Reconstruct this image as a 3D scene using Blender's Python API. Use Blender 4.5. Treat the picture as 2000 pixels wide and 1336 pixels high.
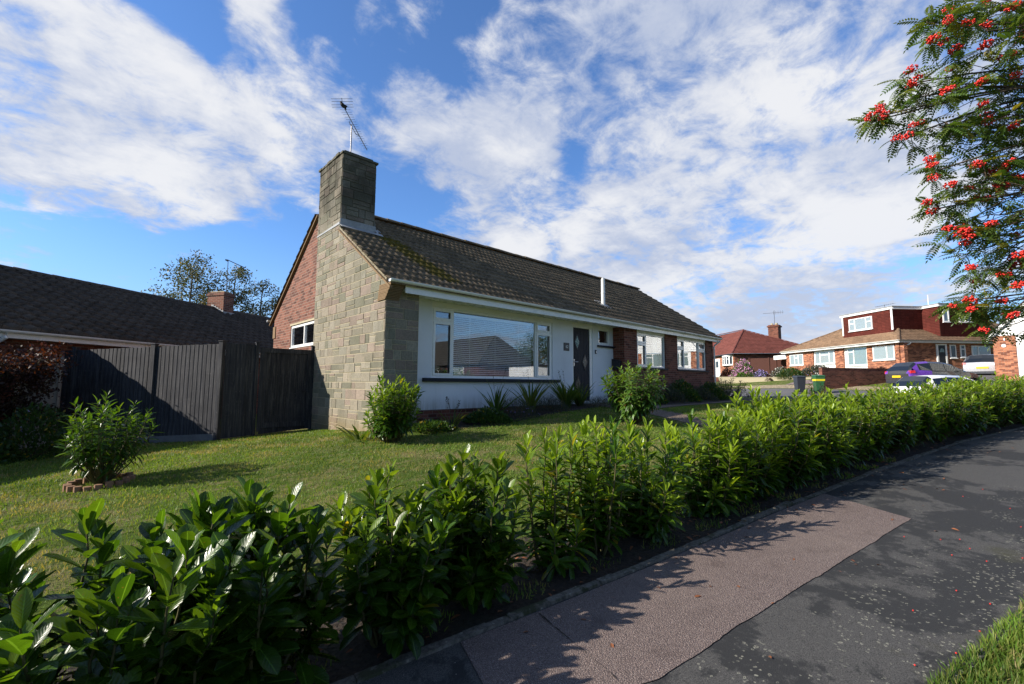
import bpy, bmesh, math, random
import numpy as np
from mathutils import Vector, Matrix
R=math.radians
sc=bpy.context.scene
for o in list(bpy.data.objects): bpy.data.objects.remove(o)
# ---------------- camera ----------------
cd=bpy.data.cameras.new('camera'); cam=bpy.data.objects.new('camera',cd); sc.collection.objects.link(cam); sc.camera=cam
cd.sensor_width=36; cd.lens=885.2/2000*36; cd.clip_start=.05; cd.clip_end=3000
az,pt,rl=R(46.781),R(5.292),R(.257)
fw=Vector((math.cos(az)*math.cos(pt),math.sin(az)*math.cos(pt),math.sin(pt))); rt=Vector((math.sin(az),-math.cos(az),0)); up=rt.cross(fw)
r2=rt*math.cos(rl)+up*math.sin(rl); u2=up*math.cos(rl)-rt*math.sin(rl)
m=Matrix((r2,u2,-fw)).transposed().to_4x4(); m.translation=(0,0,1.55); cam.matrix_world=m
# ---------------- light ----------------
SUN=Vector((-1.96,1.04,1.19)).normalized()
sl=bpy.data.lights.new('sun','SUN'); sl.energy=5.0; sl.angle=R(.5); sl.color=(1,.92,.81)
so=bpy.data.objects.new('sun',sl); sc.collection.objects.link(so); so.rotation_euler=SUN.to_track_quat('Z','Y').to_euler(); so.location=(-20,10,20)
sc.view_settings.view_transform='Standard'; sc.view_settings.look='None'; sc.view_settings.exposure=.7; sc.view_settings.gamma=1
sc.view_settings.use_curve_mapping=False
BLOBS=[(-0.085, 0.871, 0.484, 0.9981, 1.0), (-0.014, 0.867, 0.499, 0.9984, 0.5), (0.025, 0.853, 0.521, 0.9986, 1.0), (0.016, 0.87, 0.492, 0.9983, 0.3), (0.176, 0.822, 0.541, 0.9977, 1), (0.227, 0.771, 0.595, 0.9978, 0.9), (0.138, 0.85, 0.509, 0.9985, 0.6), (-0.067, 0.947, 0.314, 0.9949, 1.3), (0.033, 0.93, 0.367, 0.9944, 1.2), (0.141, 0.91, 0.39, 0.9944, 1), (0.249, 0.883, 0.398, 0.995, 0.8), (0.002, 0.957, 0.29, 0.9969, 0.8), (0.134, 0.937, 0.322, 0.9974, 0.5), (-0.099, 0.939, 0.33, 0.9982, 0.8), (0.218, 0.939, 0.267, 0.9991, 0.25), (0.293, 0.811, 0.506, 0.998, 0.5), (0.374, 0.762, 0.529, 0.9971, 0.6), (0.371, 0.66, 0.654, 0.9975, 0.8), (0.343, 0.707, 0.618, 0.9996, 0.6), (0.531, 0.555, 0.64, 0.9965, 1), (0.499, 0.68, 0.536, 0.996, 0.8), (0.589, 0.546, 0.595, 0.9955, 0.9), (0.661, 0.435, 0.612, 0.99, 1), (0.716, 0.318, 0.621, 0.996, 0.5), (0.765, 0.384, 0.516, 0.9915, 1), (0.833, 0.24, 0.498, 0.9937, 1), (0.837, 0.129, 0.532, 0.9953, 0.9), (0.547, 0.69, 0.474, 0.9956, 0.6), (0.628, 0.686, 0.367, 0.9942, 0.9), (0.729, 0.548, 0.41, 0.9914, 0.9), (0.831, 0.379, 0.407, 0.9913, 1), (0.876, 0.257, 0.409, 0.9934, 1), (0.724, 0.613, 0.316, 0.9918, 0.9), (0.847, 0.444, 0.293, 0.9901, 0.9), (0.933, 0.196, 0.302, 0.9929, 0.9), (0.94, 0.286, 0.187, 0.9911, 0.7), (0.978, 0.124, 0.168, 0.9956, 0.6), (0.921, 0.105, 0.376, 0.9967, 0.8), (0.939, 0.002, 0.344, 0.997, 0.6), (0.818, 0.55, 0.165, 0.9923, 0.4), (0.083, 0.815, 0.573, 0.9984, -1.3), (0.267, 0.734, 0.624, 0.9987, -1.0), (0.312, 0.75, 0.583, 0.9974, -0.9), (0.44, 0.665, 0.603, 0.9975, -1.0), (0.502, 0.622, 0.601, 0.9983, -0.9), (0.069, 0.871, 0.486, 0.9974, -1.3), (-0.041, 0.912, 0.409, 0.9991, -0.9), (-0.097, 0.908, 0.408, 0.9995, -0.9), (0.013, 0.89, 0.456, 0.9995, -0.6), (0.443, 0.791, 0.421, 0.9974, -0.9), (0.5, 0.792, 0.351, 0.998, -0.6), (0.143, 0.961, 0.236, 0.9886, -1.3), (-0.051, 0.977, 0.207, 0.9931, -1.4), (0.284, 0.936, 0.209, 0.9955, -0.9), (0.646, 0.525, 0.555, 0.9988, -0.7), (0.707, 0.517, 0.483, 0.9965, -0.9), (0.662, 0.607, 0.441, 0.998, -0.9), (0.769, 0.264, 0.582, 0.9975, -0.9), (0.796, 0.546, 0.261, 0.9973, -0.6), (0.866, 0.469, 0.172, 0.9988, -0.3), (0.854, 0.047, 0.518, 0.9989, -0.8), (0.359, 0.821, 0.445, 0.9988, -0.4), (-0.101, 0.92, 0.378, 0.9998, -0.5), (0.365, 0.91, 0.197, 0.9912, -0.7), (-0.085, 0.982, 0.169, 0.9997, 1.0), (-0.042, 0.986, 0.159, 0.9996, 1.0), (0.018, 0.988, 0.154, 0.9996, 0.8), (0.248, 0.959, 0.136, 0.9994, 0.5)]
class T:
    def __init__(s,nt): s.t=nt; s.l=nt.links
    def n(s,typ,**k):
        x=s.t.nodes.new(typ)
        for a,b in k.items(): setattr(x,a,b)
        return x
    def put(s,sock,v):
        if v is None: return
        if isinstance(v,bpy.types.NodeSocket): s.l.new(v,sock)
        else:
            if isinstance(v,(tuple,list)) and len(v)==3 and sock.type=='RGBA': v=(*v,1)
            sock.default_value=v
    def math(s,op,a,b=None,clamp=False):
        x=s.n('ShaderNodeMath',operation=op,use_clamp=clamp); s.put(x.inputs[0],a); s.put(x.inputs[1],b); return x.outputs[0]
    def vm(s,op,a,b=None,out=0):
        x=s.n('ShaderNodeVectorMath',operation=op); s.put(x.inputs[0],a); s.put(x.inputs[1],b); return x.outputs['Value'] if op in('DOT_PRODUCT','LENGTH') else x.outputs[0]
    def scale(s,v,k):
        x=s.n('ShaderNodeMapping'); s.put(x.inputs['Vector'],v); x.inputs['Scale'].default_value=k if isinstance(k,(tuple,list)) else (k,k,k); return x.outputs[0]
    def noise(s,scale,vec=None,detail=4,rough=.55,dist=0,out='Fac'):
        x=s.n('ShaderNodeTexNoise'); x.inputs['Scale'].default_value=scale; x.inputs['Detail'].default_value=detail; x.inputs['Roughness'].default_value=rough; x.inputs['Distortion'].default_value=dist
        if vec is not None: s.put(x.inputs['Vector'],vec)
        return x.outputs[out]
    def voro(s,scale,vec=None,out='Distance',feature='F1'):
        x=s.n('ShaderNodeTexVoronoi',feature=feature); x.inputs['Scale'].default_value=scale
        if vec is not None: s.put(x.inputs['Vector'],vec)
        return x.outputs[out]
    def mr(s,v,a,b,c=0,d=1,smooth=True):
        x=s.n('ShaderNodeMapRange',interpolation_type='SMOOTHSTEP' if smooth else 'LINEAR')
        for i,q in enumerate((v,a,b,c,d)): s.put(x.inputs[i],q)
        return x.outputs[0]
    def mix(s,f,a,b,bt='MIX'):
        x=s.n('ShaderNodeMix',data_type='RGBA',blend_type=bt); s.put(x.inputs[0],f); s.put(x.inputs[6],a); s.put(x.inputs[7],b); return x.outputs[2]
    def ramp(s,v,pts):
        x=s.n('ShaderNodeValToRGB'); s.put(x.inputs[0],v); e=x.color_ramp.elements
        while len(e)<len(pts): e.new(.5)
        for i,(p,c) in enumerate(pts): e[i].position=p; e[i].color=(*c,1)
        return x.outputs[0]
    def sep(s,v):
        x=s.n('ShaderNodeSeparateXYZ'); s.put(x.inputs[0],v); return x.outputs
    def comb(s,x_,y_,z_):
        x=s.n('ShaderNodeCombineXYZ'); s.put(x.inputs[0],x_); s.put(x.inputs[1],y_); s.put(x.inputs[2],z_); return x.outputs[0]
    def bump(s,h,st=.5,d=.01,nrm=None):
        x=s.n('ShaderNodeBump'); s.put(x.inputs['Height'],h); x.inputs['Strength'].default_value=st; x.inputs['Distance'].default_value=d
        if nrm is not None: s.put(x.inputs['Normal'],nrm)
        return x.outputs[0]
    def attr(s,name,out='Color'):
        x=s.n('ShaderNodeAttribute',attribute_name=name); return x.outputs[out]
    def uv(s): return s.n('ShaderNodeUVMap').outputs[0]
    def obj(s): return s.n('ShaderNodeNewGeometry').outputs['Position']
# ---------------- sky ----------------
w=bpy.data.worlds.new('World'); sc.world=w; w.use_nodes=True; t=T(w.node_tree); w.node_tree.nodes.clear()
sky=t.n('ShaderNodeTexSky',sky_type='NISHITA'); sky.sun_disc=False; sky.sun_elevation=math.asin(SUN.z); sky.sun_rotation=math.atan2(SUN.x,SUN.y)
sky.air_density=1.0; sky.dust_density=.3; sky.ozone_density=3.0
D=t.vm('NORMALIZE',t.n('ShaderNodeTexCoord').outputs['Generated'])
dz=t.sep(D)
zz=t.math('ADD',t.math('MAXIMUM',dz[2],0),.22)
P=t.comb(t.math('DIVIDE',dz[0],zz),t.math('DIVIDE',dz[1],zz),t.math('DIVIDE',dz[2],zz))
warp=t.noise(1.6,P,3,.6,out='Color')
D2=t.vm('ADD',D,t.scale(t.vm('SUBTRACT',warp,(.5,.5,.5)),.34))
D2=t.vm('NORMALIZE',D2)
cov=None
for (x,y,z,c,wt) in BLOBS:
    k=t.mr(t.vm('DOT_PRODUCT',D2,(x,y,z)),2*c-1.03 if False else 1-(1-c)*3.2,1.0,0,wt)
    cov=k if cov is None else t.math('ADD',cov,k)
cov=t.math('MINIMUM',cov,1.15); cov=t.math('MAXIMUM',cov,-1.1)
f1=t.noise(2.6,P,10,.60,.3); f2=t.noise(8.5,P,9,.66,.4); Pw=t.scale(P,(1.0,2.6,1.0)); f3=t.noise(3.0,Pw,6,.62,.6)
s_=t.math('ADD',t.math('MULTIPLY',t.math('SUBTRACT',f1,.5),3.0),t.math('MULTIPLY',t.math('SUBTRACT',f2,.5),2.1))
s_=t.math('ADD',s_,t.math('MULTIPLY',t.math('SUBTRACT',f3,.5),.9))
tot=t.math('ADD',t.math('ADD',t.math('MULTIPLY',cov,.52),s_),.04)
mask=t.mr(tot,-.24,.74)
mask=t.math('MULTIPLY',mask,.97)
shade=t.mr(t.math('ADD',t.noise(1.7,P,6,.6,.2),t.math('MULTIPLY',t.math('SUBTRACT',tot,.5),.18)),.36,.68)
ccol=t.mix(shade,(5.2,5.9,7.6),(9.0,9.1,9.4))
hor=t.mr(dz[2],.0,.30,1,0)
skyc=t.mix(1.0,sky.outputs[0],(1.30,1.75,2.30),'MULTIPLY')
skyc=t.mix(t.math('MULTIPLY',hor,.55),skyc,(4.2,6.2,9.2))
ccol=t.mix(t.math('MULTIPLY',hor,.5),ccol,(6.3,7.0,8.6))
fin=t.mix(mask,skyc,ccol)
back_dim=t.mr(t.vm('DOT_PRODUCT',D,tuple(Vector((fw.x,fw.y,0)).normalized())),-.7,.6,.62,1)  # dims sky behind camera, added to cut ambient light on the front wall
fin=t.mix(1.0,fin,t.comb(back_dim,back_dim,back_dim),'MULTIPLY')
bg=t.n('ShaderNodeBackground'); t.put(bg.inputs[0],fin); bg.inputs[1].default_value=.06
t.l.new(bg.outputs[0],t.n('ShaderNodeOutputWorld').inputs[0])
w.cycles.sampling_method='MANUAL'; w.cycles.sample_map_resolution=512
# ---------------- terrain height ----------------
CP=np.array([(0,0,0),(0,2.5,.02),(5,1.5,.25),(5,-1,.24),(10,0.4,.52),(10,-2,.5),(15,-1.5,.78),(15,3,.82),(-4,2.5,-.2),(-4,0,-.2),(0,-4,0),(-12,0,-.55),(-12,10,-.35),
(4.1,7.9,.62),(4.1,11.5,.43),(2.15,11.6,.31),(0,14,.15),(-1,9,.15),(-4,7,-.1),(2,6,.3),(7,7.5,.78),(10,7.5,.95),(10.5,5,.8),(6,4.5,.5),(18,7.3,1.0),(18,4,.92),(4,16,.4),(12,16,.8),(20,16,1.1),
(22,0,.86),(22,9,1.0),(27,1.8,.80),(27,5.5,.95),(28,10,.98),(29,7,1.07),(30,1,1.1),(33,3,1.45),(36,-1,1.85),(36,-10,1.7),(34,8,1.55),(38,12,1.85),(41.7,4.5,2.4),(50,14.7,2.45),(43.7,16.6,2.1),(50,0,2.5),(50,22,2.3),(46,10,2.35),(34,14,1.3),
(25,-12,.9),(40,-25,1.5),(60,0,2.6),(60,40,2.6),(10,40,.6),(-20,40,-.5),(-30,0,-1.2),(0,-30,-.5),(30,40,1.6),(-30,-30,-1.5),(60,-30,2)],float)
def _k(r): return np.where(r>0,r*r*np.log(r+1e-12),0)
def _fit():
    n=len(CP);D=np.hypot(CP[:,None,0]-CP[None,:,0],CP[:,None,1]-CP[None,:,1]);K=_k(D)+np.eye(n)*.4
    Pm=np.c_[np.ones(n),CP[:,:2]];A=np.zeros((n+3,n+3));A[:n,:n]=K;A[:n,n:]=Pm;A[n:,:n]=Pm.T
    return np.linalg.solve(A,np.r_[CP[:,2],0,0,0])
_W=_fit()
def H(x,y):
    x=np.asarray(x,float);y=np.asarray(y,float);xx=np.clip(x,-30,60);yy=np.clip(y,-30,40)
    D=np.hypot(xx[...,None]-CP[:,0],yy[...,None]-CP[:,1])
    return _k(D)@_W[:-3]+_W[-3]+_W[-2]*xx+_W[-1]*yy
# ---------------- materials ----------------
MATS={}
def newmat(name):
    m=bpy.data.materials.new(name); m.use_nodes=True; t=T(m.node_tree); b=m.node_tree.nodes['Principled BSDF']; MATS[name]=m; return m,t,b
def plain(name,col,rough=.5,var=.12,sc_=6,bump=0,bd=.003,metal=0,spec=.5,coat=0,dirt=0):
    if name in MATS: return MATS[name]
    m,t,b=newmat(name); P=t.obj()
    n=t.noise(sc_,P,5,.6)
    c=t.mix(n,tuple(x*(1-var) for x in col),tuple(min(1,x*(1+var)) for x in col))
    if dirt:
        d=t.mr(t.noise(2.2,P,6,.65),.45,.75,0,dirt); c=t.mix(d,c,tuple(x*.45+.01 for x in col))
    t.put(b.inputs['Base Color'],c); t.put(b.inputs['Roughness'],t.mr(t.noise(sc_*3,P,3),.3,.7,max(0,rough-.07),min(1,rough+.07)))
    b.inputs['Metallic'].default_value=metal; b.inputs['Specular IOR Level'].default_value=spec; b.inputs['Coat Weight'].default_value=coat
    if bump: t.put(b.inputs['Normal'],t.bump(t.noise(sc_*8,P,5,.7),bump,bd))
    return m
def brick(name,c1,c2,mort,soft=.2,bw=.225,rh=.075,ms=.010,spots=None):
    m,t,b=newmat(name); U=t.uv(); P=t.obj()
    wv=t.vm('ADD',U,t.scale(t.vm('SUBTRACT',t.noise(9,P,2,out='Color'),(.5,.5,.5)),.006))
    x=t.n('ShaderNodeTexBrick',offset=.5); t.put(x.inputs['Vector'],wv)
    for k,v in (('Scale',1),('Mortar Size',ms/2),('Mortar Smooth',soft),('Bias',0),('Brick Width',bw),('Row Height',rh)): x.inputs[k].default_value=v
    x.inputs['Color1'].default_value=(0,0,0,1); x.inputs['Color2'].default_value=(1,1,1,1); x.inputs['Mortar'].default_value=(.5,.5,.5,1)
    r=t.ramp(x.outputs['Color'],[(0,tuple(q*.6 for q in c1)),(.25,c1),(.6,c2),(.85,tuple(min(1,q*1.12) for q in c2)),(1,tuple(q*.8 for q in c1))])
    r=t.mix(t.mr(t.noise(22,P,5,.7),.3,.7,0,.5),r,tuple(q*.6 for q in c1))
    mo=t.mix(t.noise(5,P,4),tuple(q*.75 for q in mort),mort)
    c=t.mix(x.outputs['Fac'],r,mo)
    c=t.mix(t.mr(t.noise(.9,P,6,.65),.5,.8,0,.35),c,tuple(q*.35 for q in c1))
    t.put(b.inputs['Base Color'],c); b.inputs['Roughness'].default_value=.88; b.inputs['Specular IOR Level'].default_value=.25
    h=t.math('SUBTRACT',t.math('MULTIPLY',t.noise(60,P,4,.7),.5),x.outputs['Fac'])
    t.put(b.inputs['Normal'],t.bump(h,.7,.006)); return m
brick('brick_red',(.145,.060,.042),(.25,.105,.070),(.36,.30,.24))
brick('brick_orange',(.20,.06,.035),(.52,.21,.11),(.40,.32,.24))
brick('brick_dark',(.125,.042,.028),(.24,.085,.055),(.27,.20,.15))
def stone_mat():
    m,t,b=newmat('stone'); P=t.obj(); c=t.attr('Col')
    n=t.noise(34,P,6,.75); n2=t.noise(90,P,3,.7); n3=t.noise(2.2,P,5,.6)
    c=t.mix(1.0,c,(1.15,1.12,1.05),'MULTIPLY'); c=t.mix(t.mr(n,.35,.72,0,.6),c,(.095,.09,.07)); c=t.mix(t.mr(n2,.52,.75,0,.45),c,(.42,.38,.30))
    c=t.mix(t.mr(n3,.45,.8,0,.5),c,(.11,.115,.07)); c=t.mix(t.mr(t.noise(1.2,t.scale(P,(3,3,.5)),6,.7),.52,.75,0,.4),c,(.10,.09,.07))
    # stain high on the stack and greening near the ground
    z=t.sep(P)[2]
    c=t.mix(t.math('MULTIPLY',t.mr(z,5.2,6.2,0,.78),t.mr(n3,.25,.6,.35,1)),c,(.035,.032,.024))
    c=t.mix(t.math('MULTIPLY',t.mr(z,.95,.55,0,.6),t.mr(n3,.3,.6,.3,1)),c,(.22,.16,.07))
    t.put(b.inputs['Base Color'],c); b.inputs['Roughness'].default_value=.93; b.inputs['Specular IOR Level'].default_value=.2
    t.put(b.inputs['Normal'],t.bump(t.math('ADD',n,t.math('MULTIPLY',n2,.5)),.9,.014)); return m
stone_mat()
plain('mortar',(.40,.35,.23),.95,.25,20,.5)
plain('mortar_dark',(.09,.085,.06),.95,.3,20,.5)
plain('corbel_tile',(.20,.13,.065),.9,.35,40,.6)
def tile_mat(name,base,dark,light,moss=0,rows=(0,0)):
    m,t,b=newmat(name); P=t.obj(); U=t.uv(); su=t.sep(U)
    # per tile tint: cell id from uv (u = along eave, v = up slope)
    cell=t.comb(t.math('FLOOR',t.math('DIVIDE',su[0],.33)),t.math('FLOOR',t.math('DIVIDE',su[1],.31)),0)
    wn=t.n('ShaderNodeTexWhiteNoise',noise_dimensions='2D'); t.put(wn.inputs['Vector'],cell)
    c=t.mix(wn.outputs['Value'],tuple(q*.75 for q in base),tuple(q*1.2 for q in base))
    n=t.noise(12,P,7,.72); n2=t.noise(70,P,4,.75); n3=t.noise(1.3,P,6,.6)
    c=t.mix(t.mr(n,.42,.68,0,.8),c,dark); c=t.mix(t.mr(n2,.54,.72,0,.7),c,light)
    c=t.mix(t.mr(n3,.5,.75,0,.5),c,tuple(q*1.35 for q in base))
    jt=t.math('FRACT',t.math('DIVIDE',su[0],.33)); c=t.mix(t.mr(t.math('ABSOLUTE',t.math('SUBTRACT',jt,.5)),.475,.495,0,.8),c,tuple(q*.25 for q in dark))
    h=n2
    if moss:
        s=t.sep(P); # moss streak runs down the slope below the stack
        dx=t.math('ABSOLUTE',t.math('SUBTRACT',s[0],t.math('ADD',5.15,t.math('MULTIPLY',t.math('SUBTRACT',10.2,s[1]),.30))))
        mk=t.mr(dx,.05,.75,1,0); mk=t.math('MULTIPLY',mk,t.mr(s[1],10.5,9.9)); mk=t.math('MULTIPLY',mk,t.mr(s[1],7.75,8.3))
        mk=t.mr(t.math('ADD',t.math('MULTIPLY',mk,.75),t.math('MULTIPLY',t.math('SUBTRACT',t.noise(11,P,7,.8),.5),2.2)),.43,.62)
        c=t.mix(mk,c,t.ramp(t.noise(30,P,4,.7),[(.3,(.03,.035,.008)),(.5,(.10,.08,.012)),(.72,(.22,.14,.02))])); h=t.math('ADD',h,t.math('MULTIPLY',mk,1.5))
    t.put(b.inputs['Base Color'],c); b.inputs['Roughness'].default_value=.9; b.inputs['Specular IOR Level'].default_value=.22
    t.put(b.inputs['Normal'],t.bump(h,.6,.008)); return m
tile_mat('tile_main',(.175,.130,.080),(.036,.031,.022),(.36,.31,.21),moss=1)
tile_mat('tile_left',(.085,.068,.052),(.022,.019,.015),(.20,.17,.13))
tile_mat('tile_red',(.155,.050,.040),(.11,.038,.030),(.20,.075,.06))
tile_mat('tile_brown',(.22,.14,.085),(.09,.06,.04),(.34,.24,.16))
tile_mat('tile_hung',(.13,.030,.022),(.08,.02,.016),(.18,.05,.04))
tile_mat('tile_slate',(.06,.055,.05),(.03,.03,.028),(.12,.11,.10))
def render_mat():
    m,t,b=newmat('render'); P=t.obj()
    c=t.mix(t.mr(t.noise(1.1,P,6,.6),.35,.75),(.78,.80,.83),(.68,.70,.73)); 
    s=t.noise(2.0,t.scale(P,(4,4,.35)),6,.7); c=t.mix(t.mr(s,.58,.8,0,.25),c,(.38,.39,.38))
    z=t.sep(P)[2]; c=t.mix(t.math('MULTIPLY',t.mr(z,1.35,1.0,0,.7),t.mr(s,.35,.65,.2,1)),c,(.34,.32,.26))
    t.put(b.inputs['Base Color'],c); b.inputs['Roughness'].default_value=.9; t.put(b.inputs['Normal'],t.bump(t.noise(160,P,4,.7),.35,.004)); return m
render_mat()
plain('white_upvc',(.80,.80,.78),.28,.04,2,dirt=.25); plain('white_frame',(.82,.82,.80),.25,.03,3)
plain('white_panel',(.82,.82,.80),.5,.05,1.5,dirt=.12)
plain('lead',(.30,.31,.31),.6,.35,14,.3,dirt=.7); plain('black_paint',(.012,.013,.016),.45,.2,6); plain('charcoal',(.015,.018,.026),.55,.12,8,spec=.2)
plain('steel',(.5,.5,.5),.35,.1,8,metal=1); plain('pipe_white',(.72,.72,.70),.35,.08,4,dirt=.3); plain('aerial_metal',(.16,.16,.17),.5,.3,20,metal=.6)
plain('rubber',(.01,.01,.01),.7,.2); plain('plastic_dark',(.03,.035,.045),.45,.15,5,dirt=.3); plain('plastic_green',(.025,.11,.04),.42,.15,5,dirt=.3); plain('band_yellow',(.70,.58,.02),.5,.08)
plain('car_grey',(.075,.075,.075),.3,.1,3,metal=.4,coat=.6); plain('car_purple',(.16,.045,.42),.28,.1,3,metal=.2,coat=.8); plain('car_white',(.80,.80,.80),.22,.02,3,coat=1); plain('car_silver',(.58,.59,.62),.25,.06,3,metal=.35,coat=1)
plain('plate_yellow',(.75,.55,.02),.4,.03); plain('lamp_red',(.55,.015,.012),.15,.1,5,coat=1); plain('wood_fence_brown',(.085,.030,.020),.8,.3,12,.3)
plain('wood_pale',(.34,.30,.25),.85,.25,14,.4,dirt=.3); plain('concrete',(.36,.34,.29),.9,.2,12,.4,dirt=.3); plain('log',(.24,.13,.07),.85,.3,20,.5)
plain('room',(.20,.19,.17),.9,.1,2); plain('curtain_grey',(.20,.24,.22),.9,.25,9); plain('curtain',(.62,.62,.58),.9,.12,9); plain('blind',(.85,.86,.87),.5,.03,2)
plain('berry',(.60,.022,.012),.3,.25,30,coat=.3); plain('petal_pink',(.62,.30,.50),.7,.2,30); plain('petal_purple',(.30,.24,.50),.7,.2,30); plain('petal_white',(.7,.68,.6),.7,.1,30)
def board_mat():
    m,t,b=newmat('fence_black'); P=t.obj(); U=t.uv(); su=t.sep(U)
    cell=t.math('FLOOR',t.math('DIVIDE',su[0],.10)); wn=t.n('ShaderNodeTexWhiteNoise',noise_dimensions='1D'); t.put(wn.inputs['W'],cell)
    st=t.noise(1.0,t.scale(U,(26,1.4,1)),7,.72,.3); st2=t.noise(6,t.scale(U,(9,3,1)),6,.75,.6)
    c=t.mix(wn.outputs['Value'],(.013,.014,.018),(.032,.034,.042))
    c=t.mix(t.mr(st,.44,.66,0,.8),c,(.085,.083,.085)); c=t.mix(t.mr(st2,.58,.72,0,.85),c,(.22,.21,.20)); c=t.mix(t.mr(t.noise(1.6,P,5,.6),.5,.75,0,.6),c,(.012,.013,.017))
    t.put(b.inputs['Base Color'],c); b.inputs['Roughness'].default_value=.75; b.inputs['Specular IOR Level'].default_value=.3; t.put(b.inputs['Normal'],t.bump(st,.5,.006)); return m
board_mat()
def glass_mat(name,boost=1.0,tint=(.86,.92,.90),r=.0):
    m,t,b=newmat(name); m.node_tree.nodes.remove(b); out=m.node_tree.nodes['Material Output']
    g=t.n('ShaderNodeBsdfGlossy'); g.inputs['Roughness'].default_value=r; g.inputs['Color'].default_value=(.95,.97,1,1)
    tr=t.n('ShaderNodeBsdfTransparent'); tr.inputs['Color'].default_value=(*tint,1)
    t.put(g.inputs['Normal'],t.bump(t.noise(1.2,t.obj(),2,.5),.04,.02))
    ge=t.n('ShaderNodeNewGeometry'); cs=t.math('ABSOLUTE',t.vm('DOT_PRODUCT',ge.outputs['Normal'],ge.outputs['Incoming']))
    f=t.math('MULTIPLY',t.math('ADD',t.math('MULTIPLY',t.math('POWER',t.math('SUBTRACT',1.0,cs),3.0),.75),.11),boost,clamp=True)
    mx=t.n('ShaderNodeMixShader'); t.put(mx.inputs[0],f); t.l.new(tr.outputs[0],mx.inputs[1]); t.l.new(g.outputs[0],mx.inputs[2]); t.l.new(mx.outputs[0],out.inputs[0]); return m
glass_mat('glass',1.25,(.97,.985,.98)); glass_mat('glass_clear',.7,(.98,.99,.99))
m_,t_,b_=newmat('dark_glass'); b_.inputs['Base Color'].default_value=(.012,.015,.018,1); b_.inputs['Roughness'].default_value=.04; b_.inputs['Coat Weight'].default_value=.6
t_.put(b_.inputs['Normal'],t_.bump(t_.noise(2,t_.obj(),2),.05,.02))
m_,t_,b_=newmat('leaded_glass'); U_=t_.obj(); t_.put(b_.inputs['Base Color'],t_.mix(t_.mr(t_.noise(40,U_,2),.4,.6),(.05,.12,.12),(.35,.45,.42))); b_.inputs['Roughness'].default_value=.12
plain('diamond_dark',(.03,.03,.028),.15,.4,40)
def leaf_mat(name,dark,light,new,rough=.3,trans=.35,rib=True,yel=(.45,.30,.03)):
    m,t,b=newmat(name); out=m.node_tree.nodes['Material Output']; P=t.obj()
    tone=t.sep(t.attr('Col')); U=t.sep(t.uv())
    c=t.mix(tone[0],dark,light); c=t.mix(tone[1],c,new); c=t.mix(tone[2],c,yel)
    c=t.mix(t.mr(t.noise(18,P,3,.6),.35,.7,0,.3),c,tuple(q*.6 for q in dark)); c=t.mix(t.mr(t.noise(38,P,3,.6),.69,.74,0,.75),c,(.16,.09,.03))
    if rib:
        rb=t.mr(t.math('ABSOLUTE',t.math('SUBTRACT',U[0],.5)),.02,.05,.55,0); c=t.mix(rb,c,tuple(min(1,q*1.8+.03) for q in light))
    t.put(b.inputs['Base Color'],c); t.put(b.inputs['Roughness'],t.mr(t.noise(30,P,3),.3,.7,rough-.06,rough+.1)); b.inputs['Specular IOR Level'].default_value=.5
    vv=t.math('ABSOLUTE',t.math('SUBTRACT',U[0],.5)); ve=t.math('SINE',t.math('MULTIPLY',t.math('SUBTRACT',t.math('MULTIPLY',U[1],1.0),t.math('MULTIPLY',vv,.5)),62))
    if rib: t.put(b.inputs['Normal'],t.bump(ve,.16,.002))
    tl=t.n('ShaderNodeBsdfTranslucent'); t.put(tl.inputs[0],t.mix(1.0,c,(1.9,1.7,.55),'MULTIPLY'))
    mx=t.n('ShaderNodeMixShader'); mx.inputs[0].default_value=trans; t.l.new(b.outputs[0],mx.inputs[1]); t.l.new(tl.outputs[0],mx.inputs[2]); t.l.new(mx.outputs[0],out.inputs[0]); return m
leaf_mat('leaf_laurel',(.022,.062,.006),(.070,.155,.010),(.30,.42,.03),.26,.46,True,(.40,.30,.03))
leaf_mat('leaf_small',(.02,.05,.014),(.05,.11,.022),(.10,.17,.03),.4,.35,False)
leaf_mat('leaf_bright',(.035,.085,.012),(.085,.18,.02),(.22,.32,.05),.35,.35,True,(.3,.06,.02))
leaf_mat('leaf_grey',(.035,.048,.032),(.075,.095,.065),(.08,.06,.09),.6,.25,False)
leaf_mat('leaf_acer',(.018,.008,.006),(.055,.014,.008),(.11,.03,.012),.5,.35,False,(.03,.05,.01))  # leaf colour darkened in place of shade falling on the maple
leaf_mat('leaf_rowan',(.045,.095,.020),(.10,.19,.035),(.24,.28,.07),.4,.4,False,(.35,.28,.04))
leaf_mat('leaf_birch',(.035,.05,.02),(.09,.10,.03),(.16,.14,.04),.5,.35,False)
leaf_mat('leaf_blade',(.045,.10,.015),(.12,.20,.03),(.26,.24,.06),.45,.35,False)
leaf_mat('grass_blade',(.055,.125,.010),(.15,.28,.024),(.36,.30,.09),.6,.35,False,(.36,.29,.13))
plain('bark',(.075,.055,.035),.9,.3,30,.6); plain('stem_green',(.075,.068,.022),.7,.3,20,.2); plain('bark_grey',(.13,.12,.10),.85,.3,20,.5)
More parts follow.
